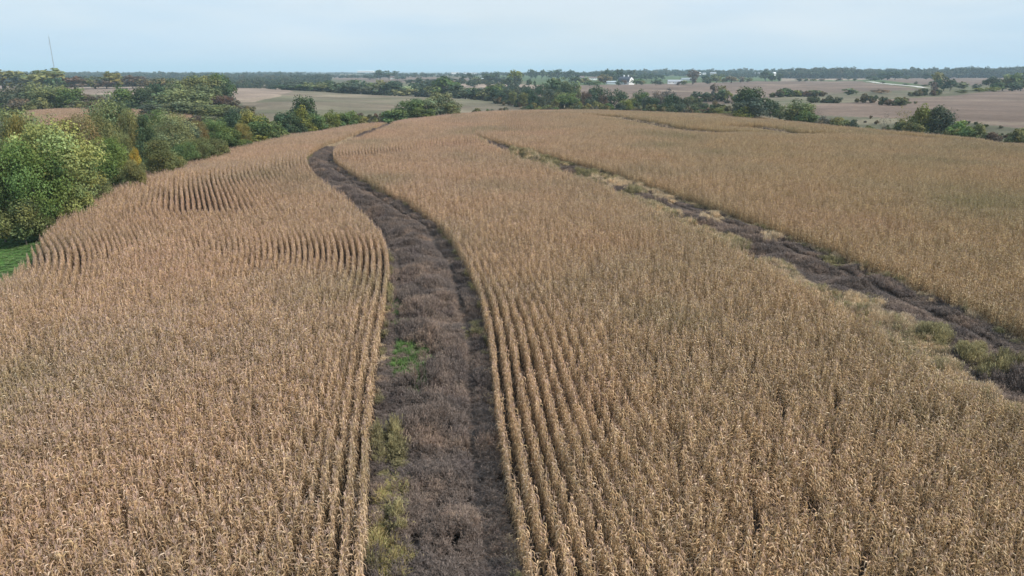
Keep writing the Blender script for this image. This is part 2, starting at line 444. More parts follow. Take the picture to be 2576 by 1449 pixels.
quads = np.stack([I[:-1, :-1], I[:-1, 1:], I[1:, 1:], I[1:, :-1]], -1).reshape(-1, 4)
me = bpy.data.meshes.new('terrain')
me.vertices.add(len(VX)); me.vertices.foreach_set('co', np.stack([VX, VY, VZ], 1).ravel())
me.loops.add(quads.size); me.loops.foreach_set('vertex_index', quads.ravel())
me.polygons.add(len(quads)); me.polygons.foreach_set('loop_start', np.arange(len(quads)) * 4)
me.polygons.foreach_set('use_smooth', np.ones(len(quads), bool))
me.update(calc_edges=True)
at = me.color_attributes.new('tint', 'FLOAT_COLOR', 'POINT')
at.data.foreach_set('color', np.concatenate([colr, np.ones((len(VX), 1), np.float32)], 1).astype(np.float32).ravel())
tm, nt = new_mat('ground'); lk = nt.links.new
out = nd(nt, 'ShaderNodeOutputMaterial'); b = nd(nt, 'ShaderNodeBsdfPrincipled'); b.inputs['Roughness'].default_value = .95; b.inputs['Specular IOR Level'].default_value = .1
a = nd(nt, 'ShaderNodeAttribute', attribute_name='tint'); g = nd(nt, 'ShaderNodeNewGeometry')
cur = a.outputs['Color']
for sc_, lo, hi, det in ((5.0, .65, 1.35, 6), (0.35, .80, 1.2, 5), (0.02, .85, 1.15, 4)):
    n = nd(nt, 'ShaderNodeTexNoise'); n.inputs['Scale'].default_value = sc_; n.inputs['Detail'].default_value = det
    lk(g.outputs['Position'], n.inputs['Vector'])
    mr = nd(nt, 'ShaderNodeMapRange'); mr.inputs['From Min'].default_value = .25; mr.inputs['From Max'].default_value = .75
    mr.inputs['To Min'].default_value = lo; mr.inputs['To Max'].default_value = hi; lk(n.outputs[0], mr.inputs[0])
    s_ = nd(nt, 'ShaderNodeVectorMath', operation='SCALE'); lk(cur, s_.inputs[0]); lk(mr.outputs[0], s_.inputs['Scale']); cur = s_.outputs[0]
bn = nd(nt, 'ShaderNodeTexNoise'); bn.inputs['Scale'].default_value = 1.6; bn.inputs['Detail'].default_value = 8; lk(g.outputs['Position'], bn.inputs['Vector'])
bp = nd(nt, 'ShaderNodeBump'); bp.inputs['Strength'].default_value = .6; bp.inputs['Distance'].default_value = .5; lk(bn.outputs[0], bp.inputs['Height']); lk(bp.outputs[0], b.inputs['Normal'])
lk(cur, b.inputs['Base Color']); lk(b.outputs[0], out.inputs[0])
me.materials.append(tm)
terr = link('ground', me); tag(terr, 'rolling farmland of dry corn, hay and bean fields out to the horizon', kind='structure')
sh = MB(); sh.face([(-900, -400, 0), (900, -400, 0), (900, 13.9, -0.02), (-900, 13.9, -0.02)], SOIL)
tag(link('soil', sh.mesh('soil', tm)), 'dark soil of the corn field below the viewpoint', kind='structure')

# ------------------------------------------------------------------ instancing (only for uncountable masses)
def proto(name, me):
    return bpy.data.objects.new(name, me)          # left unlinked: only a source shape
def scatter(name, x, y, z, rot, scl, idx, protos, label, cat=None, kind='stuff'):
    n = len(x)
    me = bpy.data.meshes.new(name); me.vertices.add(n)
    me.vertices.foreach_set('co', np.stack([x, y, z], 1).astype(np.float32).ravel())
    for nm, ty, ar in (('turn', 'FLOAT_VECTOR', rot), ('size', 'FLOAT_VECTOR', scl), ('which', 'INT', idx)):
        at = me.attributes.new(nm, ty, 'POINT')
        at.data.foreach_set('vector' if ty == 'FLOAT_VECTOR' else 'value', np.ascontiguousarray(ar, np.float32 if ty != 'INT' else np.int32).ravel())
    ob = link(name, me)
    ng = bpy.data.node_groups.new(name, 'GeometryNodeTree')
    ng.interface.new_socket('Geometry', in_out='INPUT', socket_type='NodeSocketGeometry')
    ng.interface.new_socket('Geometry', in_out='OUTPUT', socket_type='NodeSocketGeometry')
    N = ng.nodes.new; lk = ng.links.new
    gi, go = N('NodeGroupInput'), N('NodeGroupOutput')
    g2i = N('GeometryNodeGeometryToInstance')
    for p in reversed(protos):
        oi = N('GeometryNodeObjectInfo'); oi.inputs['Object'].default_value = p; oi.inputs['As Instance'].default_value = False
        lk(oi.outputs['Geometry'], g2i.inputs[0])
    iop = N('GeometryNodeInstanceOnPoints'); iop.inputs['Pick Instance'].default_value = True
    def attr(nm, ty):
        q = N('GeometryNodeInputNamedAttribute'); q.data_type = ty; q.inputs['Name'].default_value = nm; return q.outputs[0]
    e2r = N('FunctionNodeEulerToRotation'); lk(attr('turn', 'FLOAT_VECTOR'), e2r.inputs[0])
    lk(gi.outputs[0], iop.inputs['Points']); lk(g2i.outputs[0], iop.inputs['Instance']); lk(attr('which', 'INT'), iop.inputs['Instance Index'])
    lk(e2r.outputs[0], iop.inputs['Rotation']); lk(attr('size', 'FLOAT_VECTOR'), iop.inputs['Scale'])
    lk(iop.outputs[0], go.inputs[0])
    md = ob.modifiers.new('scatter', 'NODES'); md.node_group = ng
    tag(ob, label, cat, kind=kind)
    return ob

# ------------------------------------------------------------------ corn
corn_mat = plant_mat('dry_corn', patches=[(.30, (.76, .80, .72)), (.44, (.98, .95, .93)), (.55, (1.05, .98, .93)), (.68, (1.05, .945, .93))],
                     rand=.16, translucent=.15, patch_scale=.035, east=(.97, .965, .81))
LEAF_T = [(.48, .365, .235), (.41, .31, .19), (.53, .41, .28), (.31, .22, .125), (.45, .355, .205), (.60, .50, .38), (.36, .255, .145), (.45, .33, .23)]
def corn_parts(seed):
    r = random.Random(seed)
    stalk, fol, ear, tas = MB(), MB(), MB(), MB()
    h = r.uniform(1.95, 2.25); lx, ly = r.uniform(-.12, .12), r.uniform(-.12, .12)
    c = (.40, .31, .17)
    stalk.tube((0, 0, 0), (lx*.5, ly*.5, h*.55), .016, .012, 3, c); stalk.tube((lx*.5, ly*.5, h*.55), (lx, ly, h), .012, .005, 3, c)
    az = r.uniform(0, math.pi)
    for i in range(15):
        f = .20 + .77 * i / 15; z = h * f; a = az + (i % 2) * math.pi + r.uniform(-.5, .5)
        Ln = r.uniform(.50, .92) * (1.08 - .35 * f); bx, by = lx*f, ly*f
        rise = r.uniform(.35, 1.1) * (.5 + .6*f); droop = r.uniform(1.2, 2.8)
        pts, wd, sd = [], [], []
        ang = math.pi/2 * rise / 1.2
        x, zz = 0.0, z; tw = r.uniform(-1.0, 1.0)
        for k in range(5):
            pts.append((bx + math.cos(a)*x, by + math.sin(a)*x, max(zz, .03)))
            wd.append((.020, .026, .023, .016, .003)[k])
            t_ = tw * k / 4
            sd.append((-math.sin(a)*math.cos(t_), math.cos(a)*math.cos(t_), math.sin(t_)))
            x += math.cos(ang) * Ln/4; zz += math.sin(ang) * Ln/4; ang -= droop * (.75 + .2*k)*.75
            ang = max(ang, -1.45)
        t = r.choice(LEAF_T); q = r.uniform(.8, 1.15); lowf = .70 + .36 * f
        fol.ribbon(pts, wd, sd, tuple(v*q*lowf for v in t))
    a = r.uniform(0, 6.28); z = h * r.uniform(.42, .52); e = (.62, .50, .34)
    p0 = (lx*.4, ly*.4, z); p1 = (lx*.4+math.cos(a)*.10, ly*.4+math.sin(a)*.10, z+r.uniform(-.06, .12)); p2 = (p1[0]+math.cos(a)*.06, p1[1]+math.sin(a)*.06, p1[2]+r.uniform(-.14, .10))
    ear.tube(p0, p1, .015, .034, 5, e); ear.tube(p1, p2, .034, .008, 5, e)
    for k in range(5):
        a = r.uniform(0, 6.28); o_ = r.uniform(.03, .14)
        tas.ribbon([(lx, ly, h-.03), (lx+math.cos(a)*o_, ly+math.sin(a)*o_, h+r.uniform(.10, .25))], [.011, .007], [(-math.sin(a), math.cos(a), 0)]*2, (.44, .34, .28))
    return stalk, fol, ear, tas
def add(dst, src, ox, oy, rz, s):
    n = len(dst.v); c_, s_ = math.cos(rz), math.sin(rz)
    dst.v += [(ox + (x*c_ - y*s_)*s, oy + (x*s_ + y*c_)*s, z*s) for x, y, z in src.v]
    dst.f += [tuple(n+k for k in f) for f in src.f]; dst.c += src.c
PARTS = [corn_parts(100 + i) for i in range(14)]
seg_protos = []
seg_layout = []
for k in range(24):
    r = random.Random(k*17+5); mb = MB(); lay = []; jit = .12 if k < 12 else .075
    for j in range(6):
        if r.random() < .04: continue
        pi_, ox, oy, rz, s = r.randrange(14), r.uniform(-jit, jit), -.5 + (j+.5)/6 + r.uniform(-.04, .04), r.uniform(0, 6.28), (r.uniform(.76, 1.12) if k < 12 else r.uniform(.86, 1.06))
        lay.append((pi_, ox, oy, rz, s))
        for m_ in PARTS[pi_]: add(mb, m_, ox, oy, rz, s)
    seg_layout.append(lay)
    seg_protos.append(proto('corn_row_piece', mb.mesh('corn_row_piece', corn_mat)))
def rows(fn, sign, ok, y0, y1, kmax, spacing=.76, turn=0.0):
    ys = [y0]
    while ys[-1] < y1:
        y = ys[-1]; d = float(fn(y+.5) - fn(y-.5)); ys.append(y + 1/math.sqrt(1+d*d))
    ys = np.array(ys); b = fn(ys); dx = fn(ys+.5) - fn(ys-.5)
    ang = -np.arctan(dx)
    xs, yy, rr, kk = [], [], [], []
    for k in range(kmax):
        x = b + sign * (.38 + spacing * k / np.cos(np.arctan(dx)) ** .6)
        off = spacing * k; hh_ = turn * np.clip(off / 40, 0, 1) ** 1.3      # rows farther out swing round with the field edge
        x = x - hh_ * np.clip(ys - 98, -55, 0); ang_k = -np.arctan(dx - hh_ * ((ys > 43) & (ys < 98)))
        m = ok(x, ys)
        m &= RNG.random(len(ys)) > .004 + .07 * np.clip(vnoise(x, ys, .25, 61) - .72, 0, 1)
        xs.append(x[m]); yy.append(ys[m]); rr.append(ang_k[m]); kk.append(np.full(m.sum(), k))
    return np.concatenate(xs), np.concatenate(yy), np.concatenate(rr), np.concatenate(kk)
def fld(x, y):
    t = x / y; lim = crest_d(t) * np.where(t < -.42, .985, np.where(t < -.05, 1.02, 1.10))
    m = (np.abs(x) < .80 * y + 18) & (y < lim) & (y > 9)
    for P, w_ in thin: m &= path_dist(x, y, P) > w_
    return m
in2 = lambda x, y: (y < Y2END) & (x > s2l(y)) & (x < s2r(y) + .3)
def mid_of2(y): return np.where(y < Y2END, s2l(y) - .2, (s2l(y) + s2r(y))/2)
def right_of2(y): return np.where(y < Y2END, s2r(y), (s2l(y) + s2r(y))/2)
A = rows(s1l, -1, lambda x, y: fld(x, y) & ((y < Y1END) | (x < s1l(y))), 9, 400, 330, turn=.36)
B = rows(s1r, +1, lambda x, y: fld(x, y) & (x < mid_of2(y)), 9, 420, 260)
C = rows(s2r, +1, lambda x, y: fld(x, y) & (x > right_of2(y)), 9, 420, 420)
cx, cy, cr, ck = [np.concatenate(q) for q in zip(A, B, C)]
side = np.concatenate([np.zeros(len(A[0]), int), np.ones(len(B[0]), int), np.full(len(C[0]), 2)])
# the corn field beyond the near tree line
ys = np.arange(286, 378, .95); xs = np.arange(-260, -90, 1.0)
gx, gy = np.meshgrid(xs, ys); gx, gy = gx.ravel(), gy.ravel()
px_, py_ = pixel_of(gx, gy, ground(gx, gy)); m = in_poly(px_/K, py_/K, [(60, 268), (345, 274), (368, 283), (372, 345), (60, 345)]) | in_poly(px_/K, py_/K, [(410, 286), (484, 289), (484, 306), (410, 304)])
cx = np.concatenate([cx, gx[m]]); cy = np.concatenate([cy, gy[m]]); cr = np.concatenate([cr, np.full(m.sum(), 1.2)]); ck = np.concatenate([ck, np.full(m.sum(), 99)]); side = np.concatenate([side, np.full(m.sum(), 3)])
cx = cx + RNG.uniform(-.03, .03, len(cx)); cz = ground(cx, cy)
ci = RNG.integers(0, 12, len(cx))
nz = vnoise(cx, cy, .12, 51) + RNG.normal(0, .16, len(cx))
tight = ((ck < 3 + 5*nz) & (cy < 75) & (side == 0)) | ((ck < 5 + 9*nz) & (cy < 78) & (side == 1)) | ((side == 0) & (cy > 64 + 6*nz) & (cy < 80 + 8*nz) & (cx > -30 + 6*nz)) | ((side == 0) & (path_dist(cx, cy, np.array([(-49, 66), (-51, 80), (-49, 94), (-46, 110), (-40, 128), (-36, 142)])) < 5.5 + 7*nz)) | ((side == 1) & (ck < 22) & (cy > 150) & (cy < 215))
ci = ci + 12 * (tight & (RNG.random(len(cx)) < .93))
flip = RNG.integers(0, 2, len(cx)) * math.pi
hs0 = RNG.uniform(.90, 1.06, len(cx)) * (.84 + .16 * vnoise(cx, cy, .08, 21) + .12 * vnoise(cx, cy, .6, 22))
for P, w_ in thin:              # stunted corn on the near side of each terrace, full height again behind it
    for off in (0,):
        d = path_dist(cx, cy, P); nearside = cy < np.interp(cx, *(P[np.argsort(P[:, 0])].T))
        hs0 = np.where(nearside & (d < 22), hs0 * (.38 + .62 * d / 22), hs0)
hs = hs0
rotv = np.stack([RNG.uniform(-.03, .03, len(cx)), RNG.uniform(-.03, .03, len(cx)), cr + flip], 1)
sclv = np.stack([np.where(ci < 12, RNG.uniform(.72, 1.05, len(cx)), np.where(cy < 62, RNG.uniform(.62, .95, len(cx)), RNG.uniform(.50, .80, len(cx)))), np.ones(len(cx)), hs], 1)
# the ones that show largest become single plants
ppx, ppy = pixel_of(cx, cy, cz + 1.6)
vis = (ppx > 8) & (ppx < 1016) & (ppy > 20) & (ppy < 572) & (side < 3)
dist = np.where(vis, np.sqrt(cx**2 + cy**2 + (CAMZ-cz)**2), 1e9)
single = np.argsort(dist)[:52]
keep = np.ones(len(cx), bool); keep[single] = False
print('corn pieces', len(cx))
parts_me = []
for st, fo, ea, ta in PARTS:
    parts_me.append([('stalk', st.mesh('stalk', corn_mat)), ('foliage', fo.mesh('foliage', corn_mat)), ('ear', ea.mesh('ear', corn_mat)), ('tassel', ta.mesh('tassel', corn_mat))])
nplant = 0
ROWS = ['edge row'] + [w + ' row' for w in 'second third fourth fifth sixth seventh eighth ninth tenth eleventh twelfth thirteenth fourteenth fifteenth sixteenth seventeenth eighteenth nineteenth twentieth'.split()] + ['outer rows']
for q in single:
    c_, s_ = math.cos(rotv[q, 2]), math.sin(rotv[q, 2])
    for (pi_, ox, oy, rz, s) in seg_layout[ci[q]]:
        if nplant >= 300: break
        nplant += 1
        x = cx[q] + ox*c_ - oy*s_; y = cy[q] + ox*s_ + oy*c_
        e = bpy.data.objects.new('corn_plant', None); COL.objects.link(e); e.empty_display_size = .3
        e.location = (x, y, float(ground(x, y))); e.rotation_euler = (0, 0, rotv[q, 2] + rz); e.scale = (s, s, s*hs[q])
        rk = ROWS[min(ck[q], 20)]
        lb = f"dry tan corn plant in the {rk} {'left' if side[q] == 0 else 'right'} of the near weedy strip"
        tag(e, lb, 'corn plant', 'single corn plants in the nearest rows')
        for nm, me_ in parts_me[pi_]:
            ob = bpy.data.objects.new(nm, me_); COL.objects.link(ob); ob.parent = e
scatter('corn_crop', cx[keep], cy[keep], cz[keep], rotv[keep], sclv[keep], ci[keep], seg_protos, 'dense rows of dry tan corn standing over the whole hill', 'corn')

# ------------------------------------------------------------------ weeds in the strips
def weed_clump(seed, tints, h, spread, n, fuzz, width=.010):
    r = random.Random(seed); mb = MB()
    for k in range(n):
        a = r.uniform(0, 6.28); lean = r.uniform(0, spread); hh = h * r.uniform(.55, 1.1); bx, by = r.uniform(-.12, .12), r.uniform(-.12, .12)
        t = r.choice(tints); q = r.uniform(.75, 1.2); t = tuple(v*q for v in t)
        ca, sa = math.cos(a), math.sin(a)
        p = [(bx, by, 0), (bx+ca*lean*.4, by+sa*lean*.4, hh*.6), (bx+ca*lean, by+sa*lean, hh*(1-.25*lean))]
        b_ = r.uniform(0, 6.28); sd = (math.cos(b_), math.sin(b_), 0)
        mb.ribbon(p, [width, width*.9, width*.3], [sd]*3, t)
        for j in range(fuzz):
            f = r.uniform(.35, 1.0); cx_, cy_, cz_ = bx+ca*lean*f*.9, by+sa*lean*f*.9, hh*f*(1-.2*lean)
            b2 = r.uniform(0, 6.28); l_ = r.uniform(.06, .16); e = (cx_+math.cos(b2)*l_, cy_+math.sin(b2)*l_, cz_+r.uniform(.0, .12))
            mb.ribbon([(cx_, cy_, cz_), e], [width*.9, width*.6], [(-math.sin(b2), math.cos(b2), .3)]*2, t)
    return mb
weed_mat = plant_mat('weeds', rand=.22, translucent=.15, patches=[(.32, (.82, .80, .84)), (.5, (1, .98, .96)), (.66, (1.15, 1.06, .98))], patch_scale=.35)
BRN = [(.190, .150, .128), (.155, .124, .107), (.235, .187, .160), (.128, .104, .091)]
RED = [(.26, .195, .155), (.22, .165, .14), (.31, .24, .185)]
GLD = [(.42, .33, .15), (.36, .31, .12), (.46, .37, .20), (.27, .27, .10)]
STR = [(.60, .47, .30), (.54, .42, .27), (.66, .53, .36)]
GRN = [(.125, .26, .07), (.16, .27, .085), (.105, .19, .06), (.16, .20, .09)]
OLV = [(.27, .245, .12), (.35, .30, .15), (.21, .19, .10)]
def weed_set(tints, h, spread, n, fuzz, s0, width=.010):
    return [proto('weed_clump', weed_clump(s0+i, tints, h, spread, n, fuzz, width).mesh('weed_clump', weed_mat)) for i in range(4)]
W = []
W += weed_set(BRN, .85, .42, 46, 4, 10); W += weed_set(RED, .80, .42, 46, 4, 20); W += weed_set(GLD, .80, .55, 55, 1, 30, .011)
W += weed_set(STR, .85, .40, 60, 1, 40, .012); W += weed_set(GRN, .38, .35, 70, 0, 50, .012); W += weed_set(OLV, 1.1, .45, 50, 5, 60, .012)
wx, wy = [], []
def strip_points(fl, fr, y0, y1, dens, inset=-.05):
    yy = np.arange(y0, y1, .25); wdt = np.maximum(fr(yy) - fl(yy) - 2*inset, .05)
    cnt = RNG.poisson(wdt * .25 * dens); ys_ = np.repeat(yy, cnt) + RNG.uniform(0, .25, cnt.sum())
    u = RNG.random(cnt.sum()); return fl(ys_) + inset + u * (fr(ys_) - fl(ys_) - 2*inset), ys_, u
x1, y1, u1 = strip_points(s1l, s1r, 9, Y1END, 13); x2, y2, u2 = strip_points(s2l, s2r, 9, Y2END, 12, -.45)
m2 = x2 < y2 * .85 + 20; x2, y2, u2 = x2[m2], y2[m2], u2[m2]
xt, yt = [], []
for P, w_ in thin:
    for (xa, ya), (xb, yb) in zip(P[:-1], P[1:]):
        n = int(np.hypot(xb-xa, yb-ya) * w_ * 2 * 6); f = RNG.random(n); xt.append(xa + (xb-xa)*f + RNG.uniform(-w_, w_, n)); yt.append(ya + (yb-ya)*f + RNG.uniform(-w_, w_, n))
xt, yt = np.concatenate(xt), np.concatenate(yt)
wx = np.concatenate([x1, x2, xt]); wy = np.concatenate([y1, y2, yt]); wu = np.concatenate([u1, u2, np.full(len(xt), .5)])
ws = np.concatenate([np.ones(len(x1), int), np.full(len(x2), 2), np.full(len(xt), 3)])
wz = ground(wx, wy); kx, ky = pixel_of(wx, wy, wz + .4); kx, ky = kx/K, ky/K
kind = np.zeros(len(wx), int); rnd = RNG.random(len(wx))
kind[(vnoise(wx, wy, .45, 31) > .66)] = 1
def blob(cx_, cy_, rx, ry, k, p=1.0, st=None):
    q = ((kx-cx_)/rx)**2 + ((ky-cy_)/ry)**2 + (vnoise(wx, wy, .8, 5)-.5)*1.3
    m = rnd < p * np.clip(1.5 - q*1.1, 0, 1)
    if st: m &= ws == st
    kind[m] = k
blob(1095, 780, 55, 45, 1, .9, 1); blob(1105, 905, 45, 70, 1, .7, 1); blob(1085, 700, 60, 25, 1, .6, 1)
blob(985, 1250, 48, 80, 2, .75, 1); blob(980, 1400, 52, 100, 2, .85, 1); blob(975, 1150, 40, 45, 5, .6, 1); blob(995, 1330, 40, 50, 5, .4, 1)
blob(1022, 790, 44, 60, 4, .55, 1); blob(1047, 920, 52, 66, 4, .85, 1); blob(1032, 860, 44, 40, 4, .45, 1); blob(1190, 830, 25, 25, 5, .3, 1)
for a_, b_, c_, d_, k_, p_ in [(1310, 402, 50, 12, 3, .9), (1370, 412, 50, 12, 5, .8), (1500, 448, 40, 12, 3, .5), (1560, 460, 45, 14, 3, .5), (1640, 480, 60, 16, 3, .5),
        (1620, 505, 35, 14, 1, .8), (1700, 498, 50, 12, 3, .5), (1790, 548, 30, 18, 3, .5), (1470, 440, 30, 10, 5, .8), (1890, 600, 50, 22, 1, .8), (1940, 600, 25, 14, 3, .5), (2090, 660, 30, 20, 5, .6),
        (2170, 770, 50, 26, 3, .8), (2190, 760, 30, 20, 2, .7), (2270, 830, 40, 20, 3, .9), (2350, 850, 42, 26, 5, .9), (2445, 895, 32, 28, 5, .8), (2462, 925, 22, 24, 2, .7), (2520, 935, 50, 26, 5, .35)]:
    blob(a_, b_, c_, d_, k_, p_, 2)
m = (ws == 2) & (wu < .14 + .30*vnoise(wx, wy, .22, 71)) & (rnd < .9); kind[m] = np.where(RNG.random(m.sum()) < .82, 3, 5)
m = (ws == 2) & (wu > .92) & (rnd < .3); kind[m] = np.where(RNG.random(m.sum()) < .7, 3, 5)
m = (ws == 2) & (wy > 95) & (rnd < .5) & (vnoise(wx, wy, .10, 88) > .62); kind[m] = np.where(RNG.random(m.sum()) < .5, 3, 5)
m = (ws == 1) & ((wu < .03) | (wu > .975)) & (rnd < .25); kind[m] = np.where(RNG.random(m.sum()) < .5, 3, 5)
m = (ws == 3); kind[m] = np.where(RNG.random(m.sum()) < .5, 3, 0)
mound = .30 + 1.25 * vnoise(wx, wy, .50, 8) * (.55 + .9 * vnoise(wx, wy, .20, 14))
uu = wu + .10 * (vnoise(wx*0, wy, .12, 91) - .5)
m = ws == 1; mound[m] *= (.75 + .55*np.exp(-((uu[m]-.42)/.24)**2)); rut = m & (np.abs(uu - .80) < .055); mound[rut] *= .35; rut = m & (np.abs(uu - .10) < .04); mound[rut] *= .5
m = ws == 2; mound[m] *= (.75 + .45*np.exp(-((uu[m]-.45)/.22)**2)); rut = m & (np.abs(uu - .72) < .05); mound[rut] *= .4
m = (ws == 1) & (wy > 198) & (wy < 226) & (rnd < .8); kind[m] = 3
mound[kind == 4] = RNG.uniform(.7, 1.5, (kind == 4).sum()); mound[(kind == 3) & (ws == 2)] *= 1.35; mound[kind == 5] *= 1.15
wi = kind * 4 + RNG.integers(0, 4, len(wx))
wr = np.stack([RNG.uniform(-.1, .1, len(wx)), RNG.uniform(-.1, .1, len(wx)), RNG.uniform(0, 6.28, len(wx))], 1)
wsc = np.stack([RNG.uniform(.9, 1.3, len(wx)), RNG.uniform(.9, 1.3, len(wx)), mound], 1)
print('weeds', len(wx))
for st_, nm_, lb_ in ((1, 'weeds', 'brown and purple dead weeds filling the winding near strip with green patches'), (2, 'weeds', 'dark dead weeds edged with pale straw grass in the right-hand strip'), (3, 'weeds', 'straw coloured grass along the thin far terraces')):
    m = ws == st_
    scatter(nm_, wx[m], wy[m], wz[m], wr[m], wsc[m], wi[m], W, lb_, 'weeds')
# mown grass beyond the left edge of the corn
gx = RNG.uniform(-120, -30, 26000); gy = RNG.uniform(50, 150, 26000); t = gx/gy
m = (gy > crest_d(t)*1.025) & (gy < crest_d(t)*1.10+20) & (t > -.85); gx, gy = gx[m], gy[m]
scatter('grass', gx, gy, ground(gx, gy), np.stack([gx*0, gx*0, RNG.uniform(0, 6.28, len(gx))], 1), np.stack([np.full(len(gx), 1.3)]*2 + [RNG.uniform(.3, .55, len(gx))], 1), 16 + RNG.integers(0, 4, len(gx)), W, 'short green grass between the corn and the left trees', 'grass')

# ------------------------------------------------------------------ trees
leaf_mat = plant_mat('leaves', use_obj_color=True, rand=.0, translucent=.28, rough=.6)
bark_mat = simple_mat('bark', (.10, .085, .07), .9, .3, 2.0)
def crown(seed, shape, n_lobes, per, leaf):
    """crown in a unit box: width 1 (x,y -.5..+.5), height 0..1; many small leaf faces grouped in lobes"""
    r = np.random.default_rng(seed); mb = MB(); lobes = []
    for k in range(n_lobes):
        u = r.normal(size=3); u /= np.linalg.norm(u)
        rad = r.uniform(.30, 1.18) ** .6; small = r.uniform(.55, 1.0) if n_lobes > 50 else (r.uniform(.8, 1.15) if n_lobes > 25 else r.uniform(1.0, 1.35))
        if shape == 'round': c = u * rad * (.34, .34, .34) + (0, 0, .57); lr = r.uniform(.11, .19) * small
        elif shape == 'cone':
            f = r.random() ** 1.2; c = np.array((u[0]*.36*(1-f*.85), u[1]*.36*(1-f*.85), .22 + .70*f)); lr = r.uniform(.10, .16) * (1.15 - .6*f)
        elif shape == 'spread': c = u * rad * (.38, .38, .22) + (0, 0, .66 - .5*(u[0]**2+u[1]**2)*.25); lr = r.uniform(.10, .17) * small
        elif shape == 'bush': c = u * rad * (.36, .36, .32) + (0, 0, .46); lr = r.uniform(.12, .21) * small; c[2] = max(c[2], .15)
        elif shape == 'sparse': c = u * rad * (.36, .36, .34) + (0, 0, .60); lr = r.uniform(.07, .12)
        else: c = u * rad * (.26, .26, .38) + (0, 0, .56); lr = r.uniform(.11, .17)      # tall
        lobes.append((c, lr))
    Ps, Cs = [], []
    for c, lr in lobes:
        lt = r.uniform(.68, 1.30); hue = r.uniform(-.15, .15)
        n = max(3, int(per * (lr / .15) ** 2))
        u = r.normal(size=(n, 3)); u /= np.linalg.norm(u, axis=1)[:, None]
        rr = lr * r.uniform(.30, 1.18, n) ** .6
        P = c + u * rr[:, None] * (1, 1, .82)
        nrm = u + r.normal(size=(n, 3)) * .55 + (0, 0, .25); nrm /= np.linalg.norm(nrm, axis=1)[:, None]
        a = np.cross(nrm, r.normal(size=(n, 3))); a /= np.linalg.norm(a, axis=1)[:, None]; b_ = np.cross(nrm, a)
        sz = (leaf * r.uniform(.6, 1.35, n))[:, None]; q = lt * r.uniform(.75, 1.25, n); ok = P[:, 2] > .02
        Ps.append(np.stack([P - a*sz, P + b_*sz*.63, P + a*sz, P - b_*sz*.7], 1)[ok]); Cs.append(np.stack([q*(1+hue), q, q*(1-hue)], 1)[ok])
    P = np.concatenate(Ps); mb.v = P.reshape(-1, 3).tolist(); n = len(P); mb.f = np.arange(4*n).reshape(n, 4).tolist(); mb.c = np.concatenate(Cs).tolist()
    return mb, lobes
def trunk_mesh(seed, lobes, r0, sides):
    r = random.Random(seed); mb = MB(); lobes = sorted(lobes, key=lambda l: l[0][2])
    top = .62; mb.tube((0, 0, -.03), (0.01, 0, .25), r0, r0*.75, sides); mb.tube((.01, 0, .25), (0, .01, top), r0*.75, r0*.3, sides)
    for c, lr in lobes[:14]:
        z0 = min(.55, max(.12, c[2]*.55)); mid = (c[0]*.45, c[1]*.45, z0 + (c[2]-z0)*.6)
        mb.tube((0, 0, z0), mid, r0*.38, r0*.24, 3); mb.tube(mid, tuple(c), r0*.24, r0*.08, 3)
    return mb
def tree_bank(spec, tag_):
    bank = {}
    for shape, nl, per, leaf, r0, cnt in spec:
        bank[shape] = []
        for i in range(cnt):
            sd = hash((shape, i, tag_)) & 0xffff if False else sum(ord(ch) for ch in shape + tag_) * 31 + i
            cm, lb_ = crown(sd, shape, nl, per, leaf)
            tk = trunk_mesh(sd, lb_, r0, 6 if tag_ == 'near' else 4)
            bank[shape].append((cm.mesh('crown', leaf_mat), tk.mesh('trunk', bark_mat)))
    return bank
NEAR = tree_bank([('round', 85, 330, .0115, .022, 3), ('cone', 80, 260, .013, .022, 1), ('spread', 90, 260, .011, .020, 2), ('bush', 60, 300, .017, .012, 3), ('tall', 80, 260, .013, .020, 1), ('sparse', 70, 60, .010, .020, 1)], 'near')
MID = tree_bank([('round', 40, 90, .027, .024, 4), ('cone', 36, 75, .027, .024, 2), ('spread', 44, 75, .025, .022, 3), ('bush', 28, 75, .036, .012, 4), ('tall', 36, 75, .027, .022, 2), ('sparse', 44, 22, .020, .020, 2)], 'mid')
FAR = tree_bank([('round', 14, 20, .068, .03, 4), ('cone', 14, 18, .066, .03, 2), ('spread', 16, 18, .062, .03, 2), ('bush', 11, 18, .085, .01, 3), ('tall', 12, 20, .066, .03, 2), ('sparse', 16, 9, .045, .02, 1)], 'far')
CLR = {  # leaf colours
    'lightgreen': (.30, .315, .105), 'green': (.115, .165, .050), 'dark': (.066, .100, .044), 'olive': (.175, .185, .070), 'palegreen': (.19, .215, .10),
    'yellow': (.34, .26, .045), 'gold': (.23, .205, .06), 'orange': (.205, .155, .065), 'brown': (.14, .095, .065), 'greygreen': (.095, .115, .070), 'yellowgreen': (.19, .20, .040),
    'bare': (.17, .145, .11), 'tan': (.27, .20, .12), 'bright': (.16, .225, .06)}
WORD = {'lightgreen': 'light yellow-green', 'green': 'mid green', 'dark': 'dark green', 'olive': 'olive green', 'palegreen': 'pale green', 'yellow': 'bright yellow',
        'gold': 'golden', 'orange': 'orange-tinged', 'brown': 'reddish brown', 'greygreen': 'grey-green', 'yellowgreen': 'yellow-green', 'bare': 'thin grey', 'tan': 'tan', 'bright': 'bright green'}
SHAPEW = {'round': 'round-crowned tree', 'cone': 'pointed tree', 'spread': 'wide spreading tree', 'bush': 'low bush', 'tall': 'tall narrow tree', 'sparse': 'sparse open tree'}
placed = []
labels = {}
